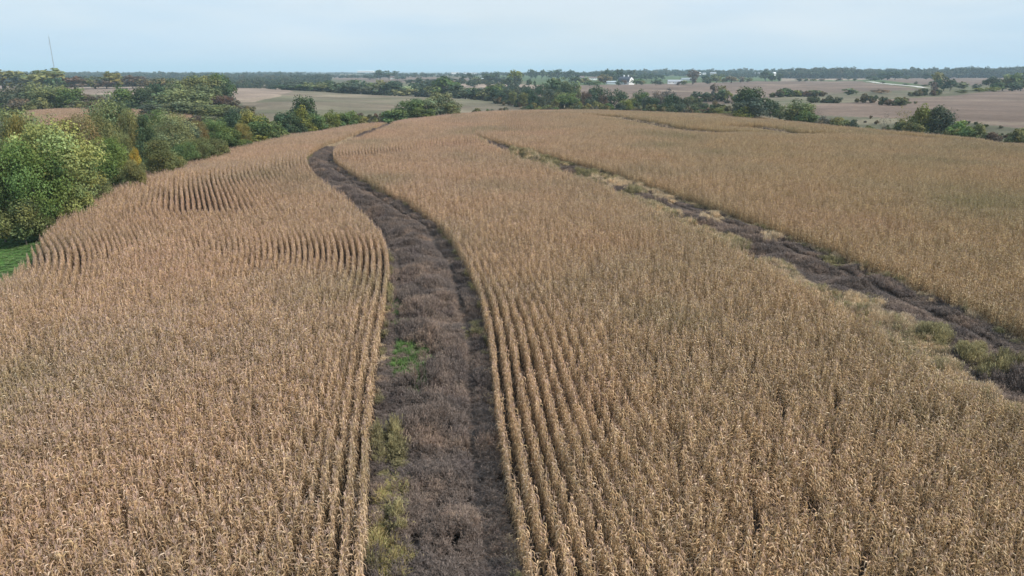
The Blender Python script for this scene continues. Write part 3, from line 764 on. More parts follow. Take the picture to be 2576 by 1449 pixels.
def tree(xc, top, w, D, shape, colour, where, hmin=2.0, group=None):
    """xc, top, w in the 2576 view; D metres ahead; the top is set from the image row, the base from the ground"""
    px, py = xc * K, top * K; t = float(tval(px, py)); x = t * D
    zb = float(ground(x, D)); zt = CAMZ - D * float(slope(py)); h = max(zt - zb, hmin)
    width = w * K / F * D * (1.04 if D < 215 else 1.16 if D < 620 else 1.28)
    bank = NEAR if D < 215 else (MID if D < 620 else FAR)
    i = len(placed); vs = bank[shape]; cm, tk = vs[i % len(vs)]
    nm = 'bush' if shape == 'bush' and h < 9 else 'tree'
    e = bpy.data.objects.new(nm, None); COL.objects.link(e); e.empty_display_size = 1
    e.location = (x, D, zb); e.rotation_euler = (0, 0, (i * 2.399) % 6.283); e.scale = (width*1.05, width*1.05, h / .95)
    c = CLR[colour]; r = random.Random(i); q = r.uniform(.88, 1.12)
    for n_, me_ in (('trunk', tk), ('crown', cm)):
        ob = bpy.data.objects.new(n_, me_); COL.objects.link(ob); ob.parent = e; ob.color = (c[0]*q*r.uniform(.93, 1.07), c[1]*q, c[2]*q*r.uniform(.9, 1.1), 1)
    lb = f'{WORD[colour]} {SHAPEW[shape]} {where}'
    placed.append((e, xc, top, w, D, lb)); tag(e, lb, 'bush' if nm == 'bush' else 'tree', group)
    return e
EDGE = 'trees along the left edge of the corn'
wE = 'by the left edge of the corn'
for a in [(125, 304, 250, 106, 'round', 'lightgreen'), (60, 345, 190, 99, 'round', 'bright'), (5, 262, 240, 165, 'spread', 'olive'), (36, 288, 90, 128, 'round', 'gold'), (40, 478, 140, 96, 'bush', 'olive'), (-30, 395, 150, 98, 'round', 'green'),
          (95, 520, 70, 98, 'bush', 'olive'), (170, 455, 110, 104, 'bush', 'lightgreen'), (110, 480, 90, 103, 'bush', 'greygreen'),
          (262, 345, 120, 128, 'round', 'bright'), (235, 430, 80, 116, 'bush', 'olive'), (300, 338, 70, 142, 'round', 'olive'), (268, 250, 165, 196, 'round', 'palegreen'), (240, 288, 110, 182, 'round', 'olive'), (320, 282, 80, 190, 'round', 'olive'), (395, 276, 90, 192, 'round', 'green'), (465, 300, 80, 188, 'round', 'greygreen'), (195, 296, 110, 158, 'round', 'orange'),
          (160, 300, 90, 165, 'round', 'olive'), (358, 286, 84, 172, 'cone', 'dark'), (425, 277, 140, 180, 'spread', 'palegreen'), (395, 352, 100, 142, 'tall', 'olive'), (333, 360, 36, 133, 'bush', 'yellow'), (300, 385, 60, 128, 'bush', 'olive'),
          (335, 392, 60, 124, 'bush', 'olive'), (455, 352, 90, 158, 'spread', 'green'), (430, 375, 70, 146, 'bush', 'olive'), (492, 302, 60, 196, 'round', 'orange'), (490, 345, 80, 170, 'round', 'olive'), (530, 305, 90, 204, 'round', 'green'),
          (575, 312, 80, 210, 'bush', 'green'), (540, 340, 70, 182, 'bush', 'olive')]:
    tree(*a, wE, group=EDGE)
for a in [(605, 312, 55, 212, 'round', 'gold'), (585, 285, 50, 250, 'round', 'dark'), (640, 285, 70, 236, 'round', 'yellowgreen'), (618, 278, 50, 262, 'round', 'olive'), (660, 300, 80, 226, 'round', 'green'), (690, 298, 60, 240, 'bush', 'green'),
          (715, 279, 62, 256, 'round', 'dark'), (765, 245, 72, 288, 'round', 'dark'), (757, 268, 56, 268, 'tall', 'yellowgreen'), (745, 300, 40, 258, 'bush', 'dark'), (795, 286, 50, 280, 'round', 'green'), (775, 300, 46, 270, 'bush', 'yellowgreen'),
          (833, 279, 44, 292, 'round', 'yellowgreen'), (820, 300, 40, 284, 'bush', 'olive'), (875, 279, 54, 304, 'round', 'green'), (908, 288, 46, 312, 'bush', 'gold'), (850, 300, 40, 296, 'bush', 'green'), (640, 335, 60, 218, 'bush', 'yellowgreen'),
          (700, 322, 50, 240, 'bush', 'olive'), (610, 345, 60, 208, 'bush', 'green')]:
    tree(*a, 'at the far end of the left tree line', group=EDGE)
CLP = 'clump of trees behind the brow of the hill'
for a in [(995, 272, 70, 350, 'bush', 'green'), (1035, 252, 80, 358, 'round', 'green'), (1075, 244, 80, 362, 'round', 'palegreen'), (1112, 234, 72, 368, 'round', 'palegreen'), (1135, 255, 54, 362, 'round', 'olive'), (1010, 285, 60, 350, 'bush', 'olive'), (1060, 270, 60, 352, 'round', 'green')]:
    tree(*a, 'in the round clump behind the brow', group=CLP)
B2 = 'second band of trees on the left'
for a in [(15, 228, 80, 440, 'round', 'greygreen'), (60, 208, 100, 430, 'spread', 'greygreen'), (105, 205, 90, 425, 'spread', 'palegreen'), (140, 216, 70, 418, 'round', 'olive'), (180, 222, 76, 410, 'round', 'green'), (50, 245, 60, 410, 'bush', 'bare'), (90, 240, 60, 408, 'bush', 'olive'),
          (225, 236, 60, 412, 'round', 'bare'), (255, 232, 60, 414, 'sparse', 'greygreen'), (300, 218, 66, 408, 'round', 'green'), (285, 240, 60, 402, 'bush', 'greygreen'), (335, 214, 50, 420, 'sparse', 'bare'), (360, 220, 60, 412, 'round', 'dark'), (395, 205, 60, 440, 'round', 'dark'), (325, 245, 60, 402, 'bush', 'dark'),
          (450, 225, 130, 372, 'round', 'palegreen'), (405, 236, 70, 380, 'round', 'greygreen'), (430, 205, 70, 450, 'round', 'olive'), (475, 195, 80, 470, 'round', 'olive'), (520, 190, 80, 480, 'round', 'olive'), (548, 186, 66, 486, 'round', 'green'),
          (560, 212, 50, 460, 'round', 'dark'), (520, 218, 80, 400, 'round', 'olive'), (560, 240, 60, 396, 'round', 'brown'), (585, 246, 50, 392, 'bush', 'bare'), (395, 258, 60, 376, 'bush', 'green'), (500, 258, 60, 366, 'bush', 'palegreen'), (545, 262, 50, 372, 'bush', 'olive'),
          (200, 248, 60, 398, 'bush', 'olive'), (240, 255, 60, 394, 'bush', 'brown'), (0, 255, 60, 420, 'bush', 'green')]:
    tree(*a, 'in the second band of trees on the left', group=B2)
for a in [(392, 262, 70, 345, 'round', 'greygreen'), (450, 256, 100, 340, 'round', 'palegreen'), (505, 262, 84, 342, 'round', 'olive'), (550, 266, 76, 338, 'round', 'olive'), (590, 270, 60, 335, 'round', 'greygreen'),
          (528, 286, 60, 300, 'bush', 'olive'), (570, 290, 60, 295, 'bush', 'green'), (600, 296, 50, 290, 'bush', 'greygreen'), (492, 288, 50, 305, 'bush', 'brown'), (385, 280, 60, 322, 'bush', 'brown'), (625, 276, 40, 330, 'bush', 'olive')]:
    tree(*a, 'in the second band of trees on the left', group=B2)
B3 = 'autumn trees beyond the left fields'
for a in [(0, 178, 80, 760, 'round', 'olive'), (60, 182, 50, 760, 'round', 'greygreen'), (97, 176, 90, 740, 'round', 'olive'), (140, 192, 40, 720, 'round', 'dark'), (185, 195, 60, 760, 'round', 'brown'), (235, 190, 60, 780, 'round', 'olive'), (290, 183, 46, 790, 'round', 'gold'),
          (265, 198, 40, 780, 'round', 'brown'), (330, 192, 56, 800, 'round', 'brown'), (365, 196, 40, 800, 'round', 'orange'), (395, 198, 40, 800, 'round', 'orange'), (425, 194, 60, 820, 'round', 'olive')]:
    tree(*a, 'beyond the tan fields at far left', group=B3)
B4 = 'trees behind the middle hay field'
X4 = [(716, 212, 40), (738, 203, 50), (765, 214, 34), (790, 206, 50), (822, 205, 44), (850, 208, 40), (880, 198, 50), (905, 206, 46), (935, 212, 44), (965, 200, 44), (990, 206, 40), (1012, 214, 46), (1045, 206, 40), (1075, 204, 44), (1116, 196, 44), (1100, 212, 40), (1145, 212, 40), (1170, 218, 40), (1200, 219, 40), (1218, 217, 40), (1245, 215, 40), (1262, 222, 46)]
for i, (x, tp, w) in enumerate(X4):
    tree(x, tp, w * 1.25, 770 + (i * 37) % 50 if x < 1080 else 700 - (x-1080)*.25, 'round' if i % 3 else 'spread', ['dark', 'greygreen', 'green', 'olive', 'dark', 'palegreen'][i % 6], 'behind the middle hay field', group=B4)
B5 = 'valley trees behind the brow of the corn'
Z3 = [(150, 372, 110, 660, 'olive'), (280, 350, 95, 640, 'dark'), (380, 380, 100, 600, 'greygreen'), (330, 400, 90, 590, 'dark'), (500, 370, 90, 580, 'greygreen'), (450, 390, 80, 560, 'olive'), (600, 378, 110, 560, 'dark'), (550, 410, 90, 540, 'olive'),
      (740, 305, 120, 600, 'dark'), (790, 365, 110, 540, 'greygreen'), (830, 290, 120, 640, 'dark'), (900, 250, 170, 660, 'olive'), (970, 300, 160, 600, 'dark'), (1060, 280, 90, 620, 'olive'), (650, 430, 100, 520, 'dark'), (720, 440, 90, 520, 'greygreen'),
      (960, 405, 210, 510, 'green'), (900, 395, 100, 520, 'olive'), (1240, 362, 160, 540, 'dark'), (1150, 400, 90, 530, 'brown'), (1430, 358, 190, 530, 'dark'), (1190, 460, 90, 490, 'greygreen'), (1330, 440, 90, 500, 'brown'),
      (1540, 478, 110, 470, 'yellowgreen'), (1600, 450, 110, 490, 'green'), (1690, 392, 130, 520, 'green'), (1740, 460, 110, 490, 'greygreen'), (1800, 450, 110, 480, 'dark'), (1870, 388, 150, 520, 'bare'), (1950, 385, 120, 530, 'bare'),
      (1990, 440, 170, 460, 'dark'), (2090, 455, 110, 460, 'greygreen'), (1930, 500, 120, 440, 'dark'), (2060, 510, 120, 430, 'greygreen'), (2200, 520, 90, 440, 'olive'), (2290, 500, 100, 440, 'greygreen'), (2350, 540, 80, 430, 'dark'), (2400, 480, 50, 450, 'orange'),
      (2430, 565, 120, 400, 'yellowgreen'), (2520, 590, 80, 395, 'olive'), (2480, 540, 60, 410, 'olive')]
for i, (zx, zy, w, D, c) in enumerate(Z3):
    tree(1174 + zx * .2604, 125.8 + zy * .2604, w * .2604 * 1.12, D, 'round' if i % 4 else 'spread', c, 'in the valley behind the brow', group=B5)
for zx, zy, w, D, c in [(1090, 490, 60, 465, 'yellowgreen'), (1160, 500, 80, 462, 'gold'), (1260, 480, 90, 470, 'olive'), (1380, 500, 90, 465, 'green'), (1480, 495, 80, 460, 'greygreen'), (1590, 500, 60, 455, 'yellowgreen'), (610, 512, 70, 470, 'dark'), (770, 520, 120, 470, 'olive'),
                        (860, 540, 60, 465, 'green'), (690, 530, 60, 468, 'yellowgreen'), (205, 560, 40, 440, 'green'), (250, 562, 50, 440, 'greygreen'), (1850, 560, 80, 440, 'dark'), (2250, 570, 80, 405, 'olive')]:
    tree(1174 + zx * .2604, 125.8 + zy * .2604, w * .2604 * 1.15, D, 'bush', c, 'in the valley behind the brow', group=B5)
for zx, zy, w, D, c in [(2225, 392, 80, 640, 'dark'), (2320, 412, 80, 635, 'dark'), (2460, 372, 110, 630, 'dark'), (2390, 335, 80, 680, 'bare'), (2460, 335, 90, 690, 'gold'), (2530, 400, 50, 620, 'yellowgreen'), (2170, 440, 60, 600, 'olive'), (2610, 430, 60, 600, 'green'), (2700, 440, 80, 600, 'greygreen')]:
    tree(1174 + zx * .2604, 125.8 + zy * .2604, w * .2604 * 1.12, D, 'round', c, 'on the slope between the brown fields', group=B5)
RV = 'trees below the right brow'
for xc, tp, w, D, s, c in [(1890, 221, 76, 378, 'round', 'dark'), (1895, 250, 84, 366, 'round', 'greygreen'), (1871, 262, 40, 360, 'bush', 'yellowgreen'), (1941, 251, 34, 372, 'round', 'dark'), (1964, 262, 30, 380, 'bush', 'olive'), (2009, 254, 78, 330, 'round', 'olive'), (2030, 270, 50, 322, 'bush', 'green'),
                           (2062, 278, 30, 318, 'sparse', 'bare'), (2075, 290, 34, 312, 'bush', 'bare'), (2112, 293, 50, 306, 'bush', 'olive'), (2148, 294, 30, 302, 'bush', 'greygreen'), (2230, 282, 26, 296, 'sparse', 'bare'), (2272, 270, 40, 292, 'sparse', 'gold'), (2272, 300, 30, 290, 'bush', 'olive'),
                           (2322, 265, 56, 284, 'tall', 'yellowgreen'), (2300, 295, 40, 282, 'bush', 'olive'), (2368, 268, 62, 282, 'round', 'greygreen'), (2404, 272, 30, 284, 'sparse', 'bare'), (2424, 294, 50, 270, 'bush', 'bright'), (2462, 305, 36, 266, 'bush', 'olive'), (2400, 318, 40, 270, 'bush', 'olive'), (2440, 318, 40, 266, 'bush', 'green'),
                           (2560, 316, 50, 262, 'bush', 'olive'), (2190, 314, 26, 296, 'bush', 'olive'), (2240, 315, 22, 292, 'bush', 'olive'), (2500, 330, 40, 262, 'bush', 'brown'), (2600, 310, 60, 262, 'bush', 'olive'), (1980, 298, 30, 330, 'bush', 'orange'), (2090, 306, 30, 306, 'bush', 'orange')]:
    tree(xc, tp, w * 1.1, D, s, c, 'below the right brow of the corn', group=RV)
HB = 'shrubs dotted over the right fields'
for zx, zy, w, D, s, c in [(220, 368, 100, 640, 'bush', 'green'), (300, 350, 90, 645, 'bush', 'dark'), (390, 378, 80, 650, 'bush', 'yellowgreen'), (470, 395, 60, 650, 'bush', 'brown'), (560, 374, 110, 655, 'bush', 'green'), (900, 362, 130, 700, 'bush', 'palegreen'), (1210, 376, 140, 720, 'bush', 'tan'),
                           (630, 482, 44, 520, 'bush', 'greygreen'), (700, 482, 80, 515, 'bush', 'dark'), (1020, 468, 30, 520, 'bush', 'brown'), (1545, 424, 70, 640, 'bush', 'green'), (1450, 492, 76, 500, 'bush', 'olive'), (1340, 530, 50, 460, 'bush', 'gold'), (1700, 412, 90, 660, 'bush', 'olive'),
                           (1990, 380, 120, 700, 'bush', 'olive'), (2150, 360, 100, 720, 'bush', 'yellowgreen'), (2290, 355, 100, 730, 'bush', 'yellowgreen')]:
    tree(1905 + zx * .2604, 125.8 + zy * .2604, w * .2604 * 1.1, D, s, c, 'on the open right fields', hmin=1.2, group=HB)
CP = 'trees by the gravel road'
for zx, zy, w, D, s, c in [(1740, 228, 150, 820, 'round', 'olive'), (1820, 262, 110, 800, 'round', 'dark'), (1880, 288, 80, 790, 'round', 'dark'), (1720, 300, 70, 780, 'bush', 'brown'), (1970, 300, 110, 830, 'bush', 'palegreen'), (2130, 320, 70, 800, 'round', 'greygreen'),
                           (2290, 262, 120, 780, 'round', 'greygreen'), (2400, 215, 130, 800, 'round', 'olive'), (2500, 235, 120, 790, 'round', 'green'), (2580, 205, 120, 800, 'round', 'olive'), (2350, 300, 100, 760, 'bush', 'green'), (2480, 310, 120, 755, 'bush', 'dark'), (1425, 328, 60, 1000, 'bush', 'dark'), (1530, 300, 40, 1010, 'tall', 'greygreen'), (1215, 305, 34, 1080, 'round', 'dark'), (1620, 345, 70, 960, 'bush', 'dark')]:
    tree(1905 + zx * .2604, 125.8 + zy * .2604, w * .2604 * 1.1, D, s, c, 'near the gravel road', group=CP)
FT = 'far trees round the farms'
for zx, zy, w, D, s, c in [(890, 246, 60, 1450, 'tall', 'greygreen'), (940, 272, 30, 1400, 'bush', 'dark'), (1100, 250, 70, 1400, 'round', 'dark'), (1140, 262, 60, 1390, 'bush', 'dark'), (1210, 215, 80, 1500, 'round', 'dark'), (1270, 204, 90, 1500, 'round', 'dark'), (1340, 208, 90, 1500, 'round', 'dark'),
                           (1450, 244, 50, 1500, 'round', 'dark'), (1640, 225, 70, 1500, 'round', 'dark'), (1700, 228, 60, 1500, 'round', 'dark'), (90, 202, 80, 1450, 'round', 'dark'), (150, 225, 80, 1400, 'round', 'dark'), (215, 232, 60, 1400, 'round', 'dark'), (410, 272, 50, 1400, 'bush', 'greygreen'), (470, 268, 40, 1400, 'bush', 'olive'), (550, 275, 50, 1400, 'bush', 'olive'), (620, 278, 40, 1400, 'bush', 'brown'), (790, 275, 60, 1400, 'bush', 'brown'), (610, 185, 60, 2100, 'round', 'dark')]:
    tree(1905 + zx * .2604, 125.8 + zy * .2604, w * .2604 * 1.15, D, s, c, 'on the far right plain', hmin=3, group=FT)
for zx, zy, w, D, s, c in [(2190, 180, 110, 1180, 'sparse', 'bare'), (2195, 200, 90, 1190, 'round', 'bare'), (1490, 175, 70, 1450, 'round', 'dark'), (1350, 190, 60, 1450, 'round', 'dark'), (1410, 202, 80, 1440, 'round', 'dark'), (1450, 196, 60, 1460, 'round', 'dark'), (1585, 184, 80, 1500, 'round', 'greygreen'), (1560, 225, 110, 1380, 'round', 'greygreen'), (1330, 225, 110, 1250, 'round', 'orange'),
                           (620, 190, 56, 1900, 'round', 'dark'), (665, 194, 50, 1900, 'round', 'dark'), (725, 195, 56, 1900, 'round', 'dark'), (820, 184, 90, 1800, 'round', 'dark'), (890, 190, 60, 1800, 'round', 'dark'), (960, 198, 50, 1800, 'round', 'dark'), (1030, 198, 80, 1800, 'round', 'dark'), (1090, 206, 50, 1800, 'round', 'dark'),
                           (465, 204, 100, 1000, 'round', 'yellowgreen'), (490, 240, 80, 960, 'round', 'greygreen'), (395, 262, 70, 980, 'round', 'dark'), (290, 196, 50, 1700, 'round', 'dark'), (240, 210, 30, 1700, 'tall', 'dark'), (170, 215, 40, 1700, 'round', 'dark'), (40, 225, 60, 1500, 'round', 'dark'), (90, 250, 70, 1300, 'round', 'olive'), (-40, 240, 60, 1300, 'bush', 'dark'),
                           (1190, 290, 90, 1080, 'bush', 'green'), (1260, 295, 80, 1100, 'bush', 'green'), (1140, 255, 110, 1200, 'round', 'olive'), (1050, 262, 90, 1150, 'round', 'dark'), (1470, 295, 60, 1150, 'round', 'dark'), (1530, 288, 60, 1180, 'round', 'brown'), (1640, 268, 90, 1200, 'round', 'green'), (1700, 285, 60, 1200, 'bush', 'olive'),
                           (1640, 232, 50, 1700, 'round', 'dark'), (1690, 236, 50, 1700, 'round', 'dark'), (1740, 232, 60, 1700, 'round', 'dark'), (1790, 226, 50, 1700, 'round', 'dark'), (1835, 235, 40, 1700, 'round', 'dark'), (1890, 238, 60, 1700, 'round', 'dark'), (1830, 275, 80, 1150, 'round', 'dark'), (1880, 300, 60, 1130, 'bush', 'greygreen'), (2090, 285, 60, 1150, 'bush', 'olive'), (2050, 300, 40, 1120, 'bush', 'brown'),
                           (2320, 228, 70, 1400, 'round', 'dark'), (2330, 262, 100, 1250, 'bush', 'dark'), (2420, 225, 100, 1350, 'round', 'yellowgreen'), (2560, 255, 110, 1300, 'round', 'orange'), (2480, 260, 80, 1300, 'round', 'olive'), (2650, 262, 80, 1350, 'round', 'bare'), (2720, 262, 70, 1350, 'round', 'olive'), (600, 285, 50, 1000, 'round', 'dark'), (660, 290, 30, 1000, 'bush', 'dark')]:
    tree(1174 + zx * .2604, 125.8 + zy * .2604, w * .2604 * 1.15, D, s, c, 'around the far farms', hmin=3, group=FT)
for x2, y2_, w, D, c in [(955, 178, 26, 1900, 'dark'), (978, 176, 34, 1900, 'dark'), (930, 190, 26, 1850, 'dark'), (1000, 192, 20, 1850, 'dark'), (1013, 192, 18, 1850, 'dark'), (1085, 198, 30, 1300, 'dark'), (1120, 195, 40, 1300, 'greygreen'), (1060, 200, 60, 1350, 'dark'), (1230, 188, 40, 1400, 'dark'), (1256, 192, 36, 1400, 'greygreen'), (1300, 182, 30, 1800, 'dark')]:
    tree(x2, y2_, w * 1.15, D, 'round', c, 'around the far farms', hmin=3, group=FT)

# make each label point to one tree: a landmark sentence plus an ordinal among look-alikes
ORD = ['', 'second ', 'third ', 'fourth ', 'fifth ', 'sixth ', 'seventh ', 'eighth ', 'ninth ', 'tenth ', 'eleventh ', 'twelfth ', 'thirteenth ', 'fourteenth ', 'fifteenth ', 'sixteenth ', 'seventeenth ', 'eighteenth ', 'nineteenth ', 'twentieth ']
byl = {}
for q in placed: byl.setdefault(q[5], []).append(q)
for lb, qs in byl.items():
    if len(qs) == 1: continue
    qs.sort(key=lambda q: q[1])
    n = len(qs)
    for i, q in enumerate(qs):
        if i == 0: pre = 'leftmost '
        elif i == n - 1: pre = 'rightmost '
        elif i < len(ORD): pre = ORD[i] + 'from left '
        else: pre = ORD[n-1-i] + 'from right '
        q[0]['label'] = pre + lb
print('trees', len(placed))

# woods too far and dense to count, and the undergrowth along the tree lines
wood_mat = plant_mat('wood_leaves', rand=.15, translucent=.2, var_ramp=[(.035, .060, .030), (.055, .080, .038), (.080, .095, .045), (.040, .068, .036), (.10, .095, .05), (.035, .058, .032)])
wood_protos = []
for i in range(6):
    cm, lb_ = crown(900 + i, ['round', 'spread', 'bush'][i % 3], 12, 18, .075)
    wood_protos.append(proto('wood_tree', cm.mesh('wood_tree', wood_mat)))
def wood(name, px0, px1, D0, D1, n, h, label, dens_fn=None):
    px = RNG.uniform(px0, px1, n); D = np.exp(RNG.uniform(math.log(D0), math.log(D1), n)); x = tval(px, 78) * D
    if dens_fn is not None:
        m = dens_fn(px, D, x); px, D, x = px[m], D[m], x[m]
    hh = h * RNG.uniform(.55, 1.1, len(x)) * (.65 + .65 * vnoise(x, D, .012, 66)); w_ = hh * RNG.uniform(.8, 1.3, len(x))
    scatter(name, x, D, ground(x, D) - .5, np.stack([x*0, x*0, RNG.uniform(0, 6.28, len(x))], 1), np.stack([w_, w_, hh], 1), RNG.integers(0, 6, len(x)), wood_protos, label, 'woodland')
clump = lambda s, th, seed: (lambda px, D, x: vnoise(x, D, s, seed) > th)
wood('woodland', -80, 330, 1500, 3200, 4200, 13, 'blue-green woodland on the far left skyline', clump(.004, .30, 41))
wood('woodland', 60, 320, 1000, 1500, 900, 12, 'dark woodland beyond the left fields', clump(.006, .35, 42))
wood('woodland', 250, 620, 2200, 5200, 2200, 12, 'hazy tree lines across the middle of the plain', clump(.0045, .50, 43))
wood('woodland', 600, 1100, 2300, 5200, 3200, 20, 'hazy woodland on the right skyline', clump(.004, .40, 44))
wood('woodland', -100, 1130, 4800, 7500, 6000, 15, 'faint blue woodland along the whole skyline', clump(.0015, .22, 45))
wood('woodland', 780, 1100, 1900, 2500, 1700, 25, 'dark woodland closing the right-hand fields', None)
wood('woodland', -60, 300, 2300, 2900, 1500, 17, 'dark wooded ridge under the radio mast', None)
wood('woodland', 560, 840, 2100, 2700, 700, 14, 'dark tree belt behind the far farms', clump(.006, .35, 48))
wood('woodland', 280, 540, 800, 900, 330, 9, 'thick hedgerow behind the middle hay field', None)
wood('woodland', 280, 520, 860, 1250, 420, 9, 'hedgerow woods behind the middle hay field', clump(.012, .5, 46))
brush_protos = []
brush_mat = plant_mat('brush_leaves', rand=.18, translucent=.2, var_ramp=[(.10, .11, .04), (.06, .085, .03), (.14, .10, .06), (.16, .16, .05), (.09, .10, .06), (.12, .075, .05)])
for i in range(4):
    cm, lb_ = crown(950 + i, 'bush', 16, 34, .075); brush_protos.append(proto('brush', cm.mesh('brush', brush_mat)))
def brush(x, y, s0, s1, label):
    s_ = RNG.uniform(s0, s1, len(x)); hh = s_ * RNG.uniform(.6, 1.1, len(x))
    scatter('undergrowth', x, y, ground(x, y) - .1, np.stack([x*0, x*0, RNG.uniform(0, 6.28, len(x))], 1), np.stack([s_, s_, hh], 1), RNG.integers(0, 4, len(x)), brush_protos, label, 'undergrowth')
tr = RNG.uniform(-.80, -.16, 900); e = RNG.uniform(0, 1, 900) ** 1.3; D = crest_d(tr) * 1.10 + 24 * np.clip((-.45 - tr) * 4, 0, 1) + 3 + e * 60
brush(tr * D, D, 2.0, 5.0, 'scrubby undergrowth below the left tree line')
q = []
for e_, xc, tp, w_, D, lb_ in placed:
    if 380 < D < 700: 
        for k in range(5): q.append((e_.location.x + random.uniform(-8, 8), D + random.uniform(-6, 6)))
q = np.array(q); brush(q[:, 0], q[:, 1], 2.5, 8.0, 'low scrub round the feet of the valley trees')
tr = RNG.uniform(.36, .80, 260); D = RNG.uniform(245, 345, 260) + np.clip(.6 - tr, 0, .3) * 160
px_, py_ = pixel_of(tr*D, D, ground(tr*D, D)); m = in_poly(px_/K, py_/K, [(1960, 285), (2060, 292), (2200, 298), (2400, 306), (2560, 324), (3200, 350), (3200, 500), (1960, 400)]) & (vnoise(tr*D, D, .05, 77) > .42)
brush(tr[m]*D[m], D[m], 1.0, 2.4, 'grey-green weeds and scrub in the draw below the right brow')

# ------------------------------------------------------------------ farm buildings
white = simple_mat('white_paint', (.78, .78, .76), .6, .06, .5)
roof_dark = simple_mat('dark_shingles', (.085, .095, .12), .8, .15, .8)
roof_grey = simple_mat('grey_metal_roof', (.34, .36, .39), .5, .08, .5)
steel = simple_mat('galvanised_steel', (.42, .47, .50), .45, .1, .7)
dark_glass = simple_mat('window_glass', (.04, .05, .06), .2, .05, 1)
brown_roof = simple_mat('brown_shingles', (.16, .12, .11), .85, .15, .8)
cream = simple_mat('cream_siding', (.60, .57, .50), .7, .06, .6)
def put(px, py, D):
    t = float(tval(px, py)); x = t * D; return x, D, float(ground(x, D))
def building(name, label, px, py, D, L_, W_, H_, rise, rz, wall_m, roof_m, doors=2, wins=4, cat='building', up=0.0):
    x, y, z = put(px, py, D)
    zt = CAMZ - D * float(slope(py)); z = max(z, zt) if up else z
    e = bpy.data.objects.new(name, None); COL.objects.link(e); e.location = (x, y, z); e.rotation_euler = (0, 0, rz); tag(e, label, cat, 'farm buildings on the plain')
    w_ = MB(); w_.box(-L_/2, L_/2, -W_/2, W_/2, -1.5, H_); w_.face([(-L_/2, -W_/2, H_), (-L_/2, W_/2, H_), (-L_/2, 0, H_+rise)]); w_.face([(L_/2, -W_/2, H_), (L_/2, W_/2, H_), (L_/2, 0, H_+rise)])
    link('wall', w_.mesh('wall', wall_m), e)
    r = MB(); o_ = .5
    for s in (-1, 1):
        zz = H_ - o_ * rise / (W_/2)
        r.face([(-L_/2-o_, s*(W_/2+o_), zz), (L_/2+o_, s*(W_/2+o_), zz), (L_/2+o_, 0, H_+rise+.01), (-L_/2-o_, 0, H_+rise+.01)])
        r.face([(-L_/2-o_, s*(W_/2+o_), zz+.2), (L_/2+o_, s*(W_/2+o_), zz+.2), (L_/2+o_, 0, H_+rise+.21), (-L_/2-o_, 0, H_+rise+.21)])
    link('roof', r.mesh('roof', roof_m), e)
    for k in range(wins):
        m = MB(); xx = -L_/2 + L_*(k+.5)/wins; m.box(xx-.5, xx+.5, -W_/2-.06, -W_/2+.05, H_*.45, H_*.8); link('window', m.mesh('window', dark_glass), e)
    for k in range(doors):
        m = MB(); xx = -L_/2 + L_*(k+1)/(doors+1); m.box(xx-1.2, xx+1.2, -W_/2-.05, -W_/2+.05, 0, H_*.75); link('door', m.mesh('door', steel), e)
    return e
# gambrel barn
bx, by_, bz = put(626, 81, 1235)
barn = bpy.data.objects.new('barn', None); COL.objects.link(barn); barn.location = (bx, by_, bz); barn.rotation_euler = (0, 0, math.radians(36)); tag(barn, 'white gambrel barn with dark roof and two cupolas beyond the lilac field', 'barn')
hw, ln = 6.0, 13.0
prof = [(-hw, -2), (hw, -2), (hw, 4.6), (hw*.72, 9.0), (0, 12.0), (-hw*.72, 9.0), (-hw, 4.6)]
m = MB(); m.prism(prof, -ln, ln); link('wall', m.mesh('wall', white), barn)
m = MB(); rp = [(hw+.5, 4.1), (hw*.74, 9.2), (0, 12.3), (-hw*.74, 9.2), (-hw-.5, 4.1)]
for (xa, za), (xb, zb_) in zip(rp[:-1], rp[1:]):
    m.face([(xa, -ln-.5, za), (xa, ln+.5, za), (xb, ln+.5, zb_), (xb, -ln-.5, zb_)]); m.face([(xa, -ln-.5, za+.25), (xa, ln+.5, za+.25), (xb, ln+.5, zb_+.25), (xb, -ln-.5, zb_+.25)])
link('roof', m.mesh('roof', roof_dark), barn)
for yy_ in (-5, 5):
    m = MB(); m.box(-.8, .8, yy_-.8, yy_+.8, 12.0, 13.8); m.prism([(-1.1, 13.8), (1.1, 13.8), (0, 15.2)], yy_-1.1, yy_+1.1); link('cupola', m.mesh('cupola', white), barn)
m = MB(); m.box(-1.8, 1.8, -ln-.12, -ln+.05, 0, 3.8); link('door', m.mesh('door', white), barn)
for xx, zz in ((-3.6, 1.6), (3.6, 1.6), (0, 7.4)):
    m = MB(); m.box(xx-.5, xx+.5, -ln-.1, -ln+.05, zz, zz+1.2); link('window', m.mesh('window', dark_glass), barn)
building('shed', 'pale steel shed standing left of the gambrel barn', 611, 82.5, 1240, 16, 9, 3.6, 1.6, math.radians(8), steel, steel, 1, 0, 'shed')
building('farmhouse', 'white ranch house with long grey roof right of the gambrel barn', 675, 80.5, 1260, 24, 10, 4.2, 2.6, math.radians(-4), white, roof_grey, 1, 4, 'house')
building('shed', 'low open machine shed behind the white ranch house', 688, 77, 1700, 30, 12, 3.5, 1.5, 0, steel, roof_grey, 2, 0, 'shed')
building('farmhouse', 'small white farmhouse, left one of the pair left of the barn', 582, 76, 1750, 10, 8, 5.5, 3.0, .3, white, brown_roof, 1, 3, 'house')
building('farmhouse', 'wider white farmhouse, right one of the pair left of the barn', 592, 76, 1740, 22, 9, 4.5, 2.5, .1, white, brown_roof, 1, 4, 'house')
building('farmhouse', 'small white farmhouse under two round trees left of centre', 392, 76.5, 1880, 11, 8, 4, 2.6, .2, cream, brown_roof, 1, 3, 'house')
